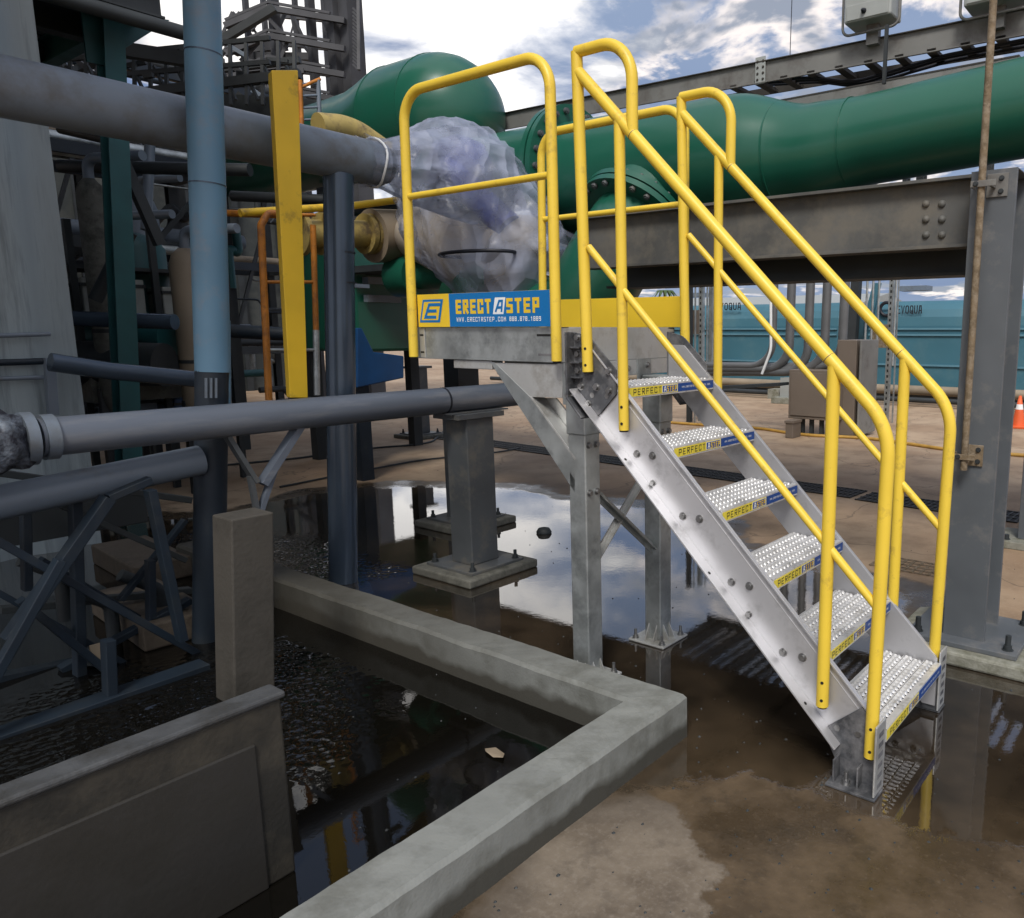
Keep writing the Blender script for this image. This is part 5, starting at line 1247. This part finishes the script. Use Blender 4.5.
# hose on ground
ptsH = [Z(.02, u, v) for u, v in ((640, 420), (690, 424), (760, 428), (800, 435), (870, 438), (950, 450), (1060, 458))]
tag(MB().tube(ptsH, .022, 8, fil=1.).build('hose', 'hose'), 'thin yellow hose lying across the dry concrete beyond the stair', 'hose')
ptsH = [Z(.015, u, v) for u, v in ((215, 466), (300, 458), (370, 448), (430, 444), (445, 430))]
tag(MB().tube(ptsH, .012, 6, fil=1.).build('cable', 'rackdark'), 'dark cable lying on the concrete behind the blue-grey pole', 'cable')
ptsH = [Z(.015, u, v) for u, v in ((280, 487), (350, 473), (420, 460), (500, 452), (520, 448))]
tag(MB().tube(ptsH, .010, 6, fil=1.).build('cable', 'rackdark'), 'second dark cable on the concrete, nearer the puddle', 'cable')
# cones
def cone(u, v, s_, lab):
    p = Z(0, u, v); o = thing('traffic_cone', lab, 'cone', (p.x, p.y, 0))
    MB().mm((p.x-.19*s_, p.y-.19*s_, 0), (p.x+.19*s_, p.y+.19*s_, .04)).build('base', 'cone', o, .01)
    MB().lathe((p.x, p.y, .04), (0, 0, 1), [(0, .15*s_), (.3*s_, .10*s_), (.7*s_, .03*s_), (.7*s_, 0)], 20).build('cone_body', 'cone', o)
    MB().lathe((p.x, p.y, .04+.38*s_), (0, 0, 1), [(0, .088*s_), (.12*s_, .069*s_)], 20).build('collar', 'white', o)
cone(1018, 428, .62, 'small orange traffic cone on the concrete just right of the grey column')
# post at right edge
c_ = Z(.0, 1034, 545)
rp = thing('steel_post', 'grey steel post on bolted base at the right edge of the picture', 'post', (c_.x, c_.y, 0))
MB().mm((c_.x-.09, c_.y-.09, .05), (c_.x+.09, c_.y+.09, 1.25)).build('post', 'greycol', rp, .004)
MB().mm((c_.x-.22, c_.y-.2, 0), (c_.x+.22, c_.y+.2, .05)).build('base_plate', 'plinthlt', rp, .006)
for dx in (-.15, .15): MB().hexbolt((c_.x+dx, c_.y-.14, .05), (0, 0, 1), .02, .03).build('anchor_bolt', 'rackdark', rp)
# palm far away
pc2 = D(60, 664, 300); pm = thing('palm_tree', 'tiny distant palm tree above the far toe board', 'tree', (pc2.x, pc2.y, 0))
MB().tube([(pc2.x, pc2.y, 0), (pc2.x+.1, pc2.y, 4.2)], .12, 8).build('trunk', 'bark', pm)
fr_ = MB()
for k in range(14):
    a = 2*math.pi*k/14; e1 = Vector((math.cos(a), math.sin(a), .35)); e2 = Vector((math.cos(a)*1.2, math.sin(a)*1.2, -.5)); o_ = Vector((pc2.x+.1, pc2.y, 4.2)); sd = Vector((-math.sin(a), math.cos(a), 0))*.14
    fr_.add([o_, o_+e1*.6+sd, o_+e1*.6-sd, o_+e2], [(0, 1, 3, 2)])
fr_.build('crown', 'leaf', pm)
# distant sheds behind the tanks to close the horizon
for i, (x0, x1, y, h) in enumerate(((-60, -22, 60, 3.6), (-18, 10, 70, 3.2), (12, 45, 60, 4.2))):
    o = thing('distant_shed', ['low pale shed far away beyond the left tank', 'low pale shed far beyond the right tank', 'low pale shed far away behind the grey column'][i], 'building', ((x0+x1)/2, y, 0))
    MB().mm((x0, y, 0), (x1, y+12, h)).build('wall', 'crate', o); MB().prism([(x0, y-.3, h), (x0, y+12.3, h), (x0, y+6, h+1.0)], (x1-x0, 0, 0)).build('roof', 'lamp', o)
# pebbles and debris in the puddle / on the ground
deb = [(561, 533, .045, 'round dark stone sitting in the puddle'), (495, 753, .02, None), (680, 815, .012, None)]
p = Z(0, 544, 533)
sb_ = MB(); sb_.lathe((p.x, p.y, -.01), (0, 0, 1), [(0, .0), (0, .05), (.02, .055), (.045, .04), (.055, .0)], 14); tag(sb_.build('stone', 'rackdark'), 'round dark stone sitting in the bright part of the puddle', 'stone')
lf = Z(.006, 495, 753); lm = MB(); lm.add([lf+Vector(v) for v in ((-.05, 0, 0), (-.02, .022, .004), (.03, .015, .001), (.05, -.01, .005), (.015, -.022, 0), (-.03, -.015, .004))], [tuple(range(6))]); tag(lm.build('leaf', 'tank_beige'), 'small tan dead leaf floating on the basin water', 'leaf')
dm = MB(); rs = random.Random(11)
for k in range(420):
    u, v = rs.uniform(300, 1024), rs.uniform(470, 915); p = Z(0, u, v)
    if p.x < .70 and p.y < -.05 and p.x > -3: 
        if rs.random() < .6: continue
    r_ = rs.uniform(.002, .0065)
    dm.add([p+Vector((r_*math.cos(a)*rs.uniform(.6, 1.3), r_*math.sin(a)*rs.uniform(.6, 1.3), 0)) for a in (0, 1.2, 2.5, 3.8, 5)]+[p+Vector((0, 0, r_*.9))], [(0, 1, 5), (1, 2, 5), (2, 3, 5), (3, 4, 5), (4, 0, 5)])
dm.build('grit', 'rackdark', base=Vector(), kind='stuff')
o = bpy.data.objects['grit']; o['label'] = 'scattered grit and crumbs on the wet concrete'; o['category'] = 'grit'

# =================================================================== WORLD + SUN
w = bpy.data.worlds.new('World'); S.world = w; w.use_nodes = True
n, l = w.node_tree.nodes, w.node_tree.links; bgn = n['Background']
SUN_EL, SUN_AZ = R(50), R(-60)      # direction from which light comes (math azimuth, x->y)
sky = n.new('ShaderNodeTexSky'); sky.sky_type = 'NISHITA'; sky.sun_disc = False; sky.sun_elevation = SUN_EL; sky.sun_rotation = math.pi/2-SUN_AZ
sky.air_density = 1.0; sky.dust_density = 1.5; sky.ozone_density = 1.5
tc = n.new('ShaderNodeTexCoord'); sep = n.new('ShaderNodeSeparateXYZ'); l.new(tc.outputs['Generated'], sep.inputs[0])
def wm(op, a, b_=None, c=None, clamp=False):
    q = n.new('ShaderNodeMath'); q.operation = op; q.use_clamp = clamp
    for i, x in enumerate((a, b_, c)):
        if x is None: continue
        if isinstance(x, (int, float)): q.inputs[i].default_value = x
        else: l.new(x, q.inputs[i])
    return q.outputs[0]
zc = wm('ADD', wm('MAXIMUM', sep.outputs['Z'], 0.), .16)
cv = n.new('ShaderNodeCombineXYZ'); l.new(wm('DIVIDE', sep.outputs['X'], zc), cv.inputs[0]); l.new(wm('DIVIDE', sep.outputs['Y'], zc), cv.inputs[1])
def wn(sc, det, ro, dist, loc=(0, 0, 0)):
    mp = n.new('ShaderNodeMapping'); mp.inputs['Location'].default_value = loc; l.new(cv.outputs[0], mp.inputs['Vector'])
    q = n.new('ShaderNodeTexNoise'); q.inputs['Scale'].default_value = sc; q.inputs['Detail'].default_value = det; q.inputs['Roughness'].default_value = ro; q.inputs['Distortion'].default_value = dist
    l.new(mp.outputs[0], q.inputs['Vector']); return q.outputs['Fac']
def wr(x, a, b_, c=0., d=1.):
    q = n.new('ShaderNodeMapRange'); q.interpolation_type = 'SMOOTHSTEP'
    for k_, v_ in (('From Min', a), ('From Max', b_), ('To Min', c), ('To Max', d)): q.inputs[k_].default_value = v_
    l.new(x, q.inputs['Value']); return q.outputs['Result']
def wmix(f, A, B):
    q = n.new('ShaderNodeMix'); q.data_type = 'RGBA'; l.new(f, q.inputs['Factor'])
    for k_, x in (('A', A), ('B', B)):
        if isinstance(x, tuple): q.inputs[k_].default_value = (*x, 1)
        else: l.new(x, q.inputs[k_])
    return q.outputs['Result']
c1_ = wn(2.9, 7, .56, .3, (3.1, 1.7, 0)); c2_ = wn(2.9, 4, .56, .3, (3.2, 1.6, .0)); c3_ = wn(.6, 2, .5, .2, (7, 2, 1))
cover = wr(c1_, .485, .565); lit = wr(wm('SUBTRACT', c2_, c1_), -.07, .05)
SD = Vector((math.cos(SUN_EL)*math.cos(SUN_AZ), math.cos(SUN_EL)*math.sin(SUN_AZ), math.sin(SUN_EL)))
GD = ray(395, 20).normalized()      # thin bright cloud low in the north-west
dt = n.new('ShaderNodeVectorMath'); dt.operation = 'DOT_PRODUCT'; l.new(tc.outputs['Generated'], dt.inputs[0]); dt.inputs[1].default_value = GD
glow = wr(wm('ADD', dt.outputs['Value'], wm('MULTIPLY', wm('SUBTRACT', c1_, .5), .12)), .966, .9985)
dt2 = n.new('ShaderNodeVectorMath'); dt2.operation = 'DOT_PRODUCT'; l.new(tc.outputs['Generated'], dt2.inputs[0]); dt2.inputs[1].default_value = (.35, -.55, .76)
bright = wr(dt2.outputs['Value'], .15, .75)
cloudc = wmix(lit, (2.5, 2.75, 3.3), (8.6, 7.8, 7.3))
clear = wmix(wr(c3_, .35, .65), (1.4, 1.95, 3.3), (2.15, 2.75, 4.0))
skc = wmix(wm('MULTIPLY', cover, .92), clear, cloudc)
skc = wmix(wm('MULTIPLY', glow, .9), skc, (11., 10.6, 10.1))
skc = wmix(wm('MULTIPLY', bright, .95), skc, (6., 6.1, 6.6))
sk2 = n.new('ShaderNodeMix'); sk2.data_type = 'RGBA'; sk2.inputs['Factor'].default_value = .93; l.new(sky.outputs[0], sk2.inputs['A']); l.new(skc, sk2.inputs['B'])
l.new(sk2.outputs['Result'], bgn.inputs['Color']); bgn.inputs['Strength'].default_value = .11
sd = bpy.data.lights.new('sun', 'SUN'); sd.energy = 2.1; sd.angle = R(18); sd.color = (1, .95, .88)
so = bpy.data.objects.new('sun', sd); C.objects.link(so)
SUNL_EL, SUNL_AZ = SUN_EL, SUN_AZ
so.rotation_euler = (-SD).to_track_quat('-Z', 'Y').to_euler()

S.view_settings.view_transform = 'Standard'; S.view_settings.look = 'None'; S.view_settings.gamma = 1; S.view_settings.exposure = .36
S.view_settings.use_curve_mapping = False
S.render.engine = 'CYCLES'; S.cycles.max_bounces = 5; S.cycles.diffuse_bounces = 3; S.cycles.glossy_bounces = 3; S.cycles.transparent_max_bounces = 8; S.cycles.caustics_reflective = False; S.cycles.adaptive_threshold = .02
S.render.resolution_x = 1024; S.render.resolution_y = 918
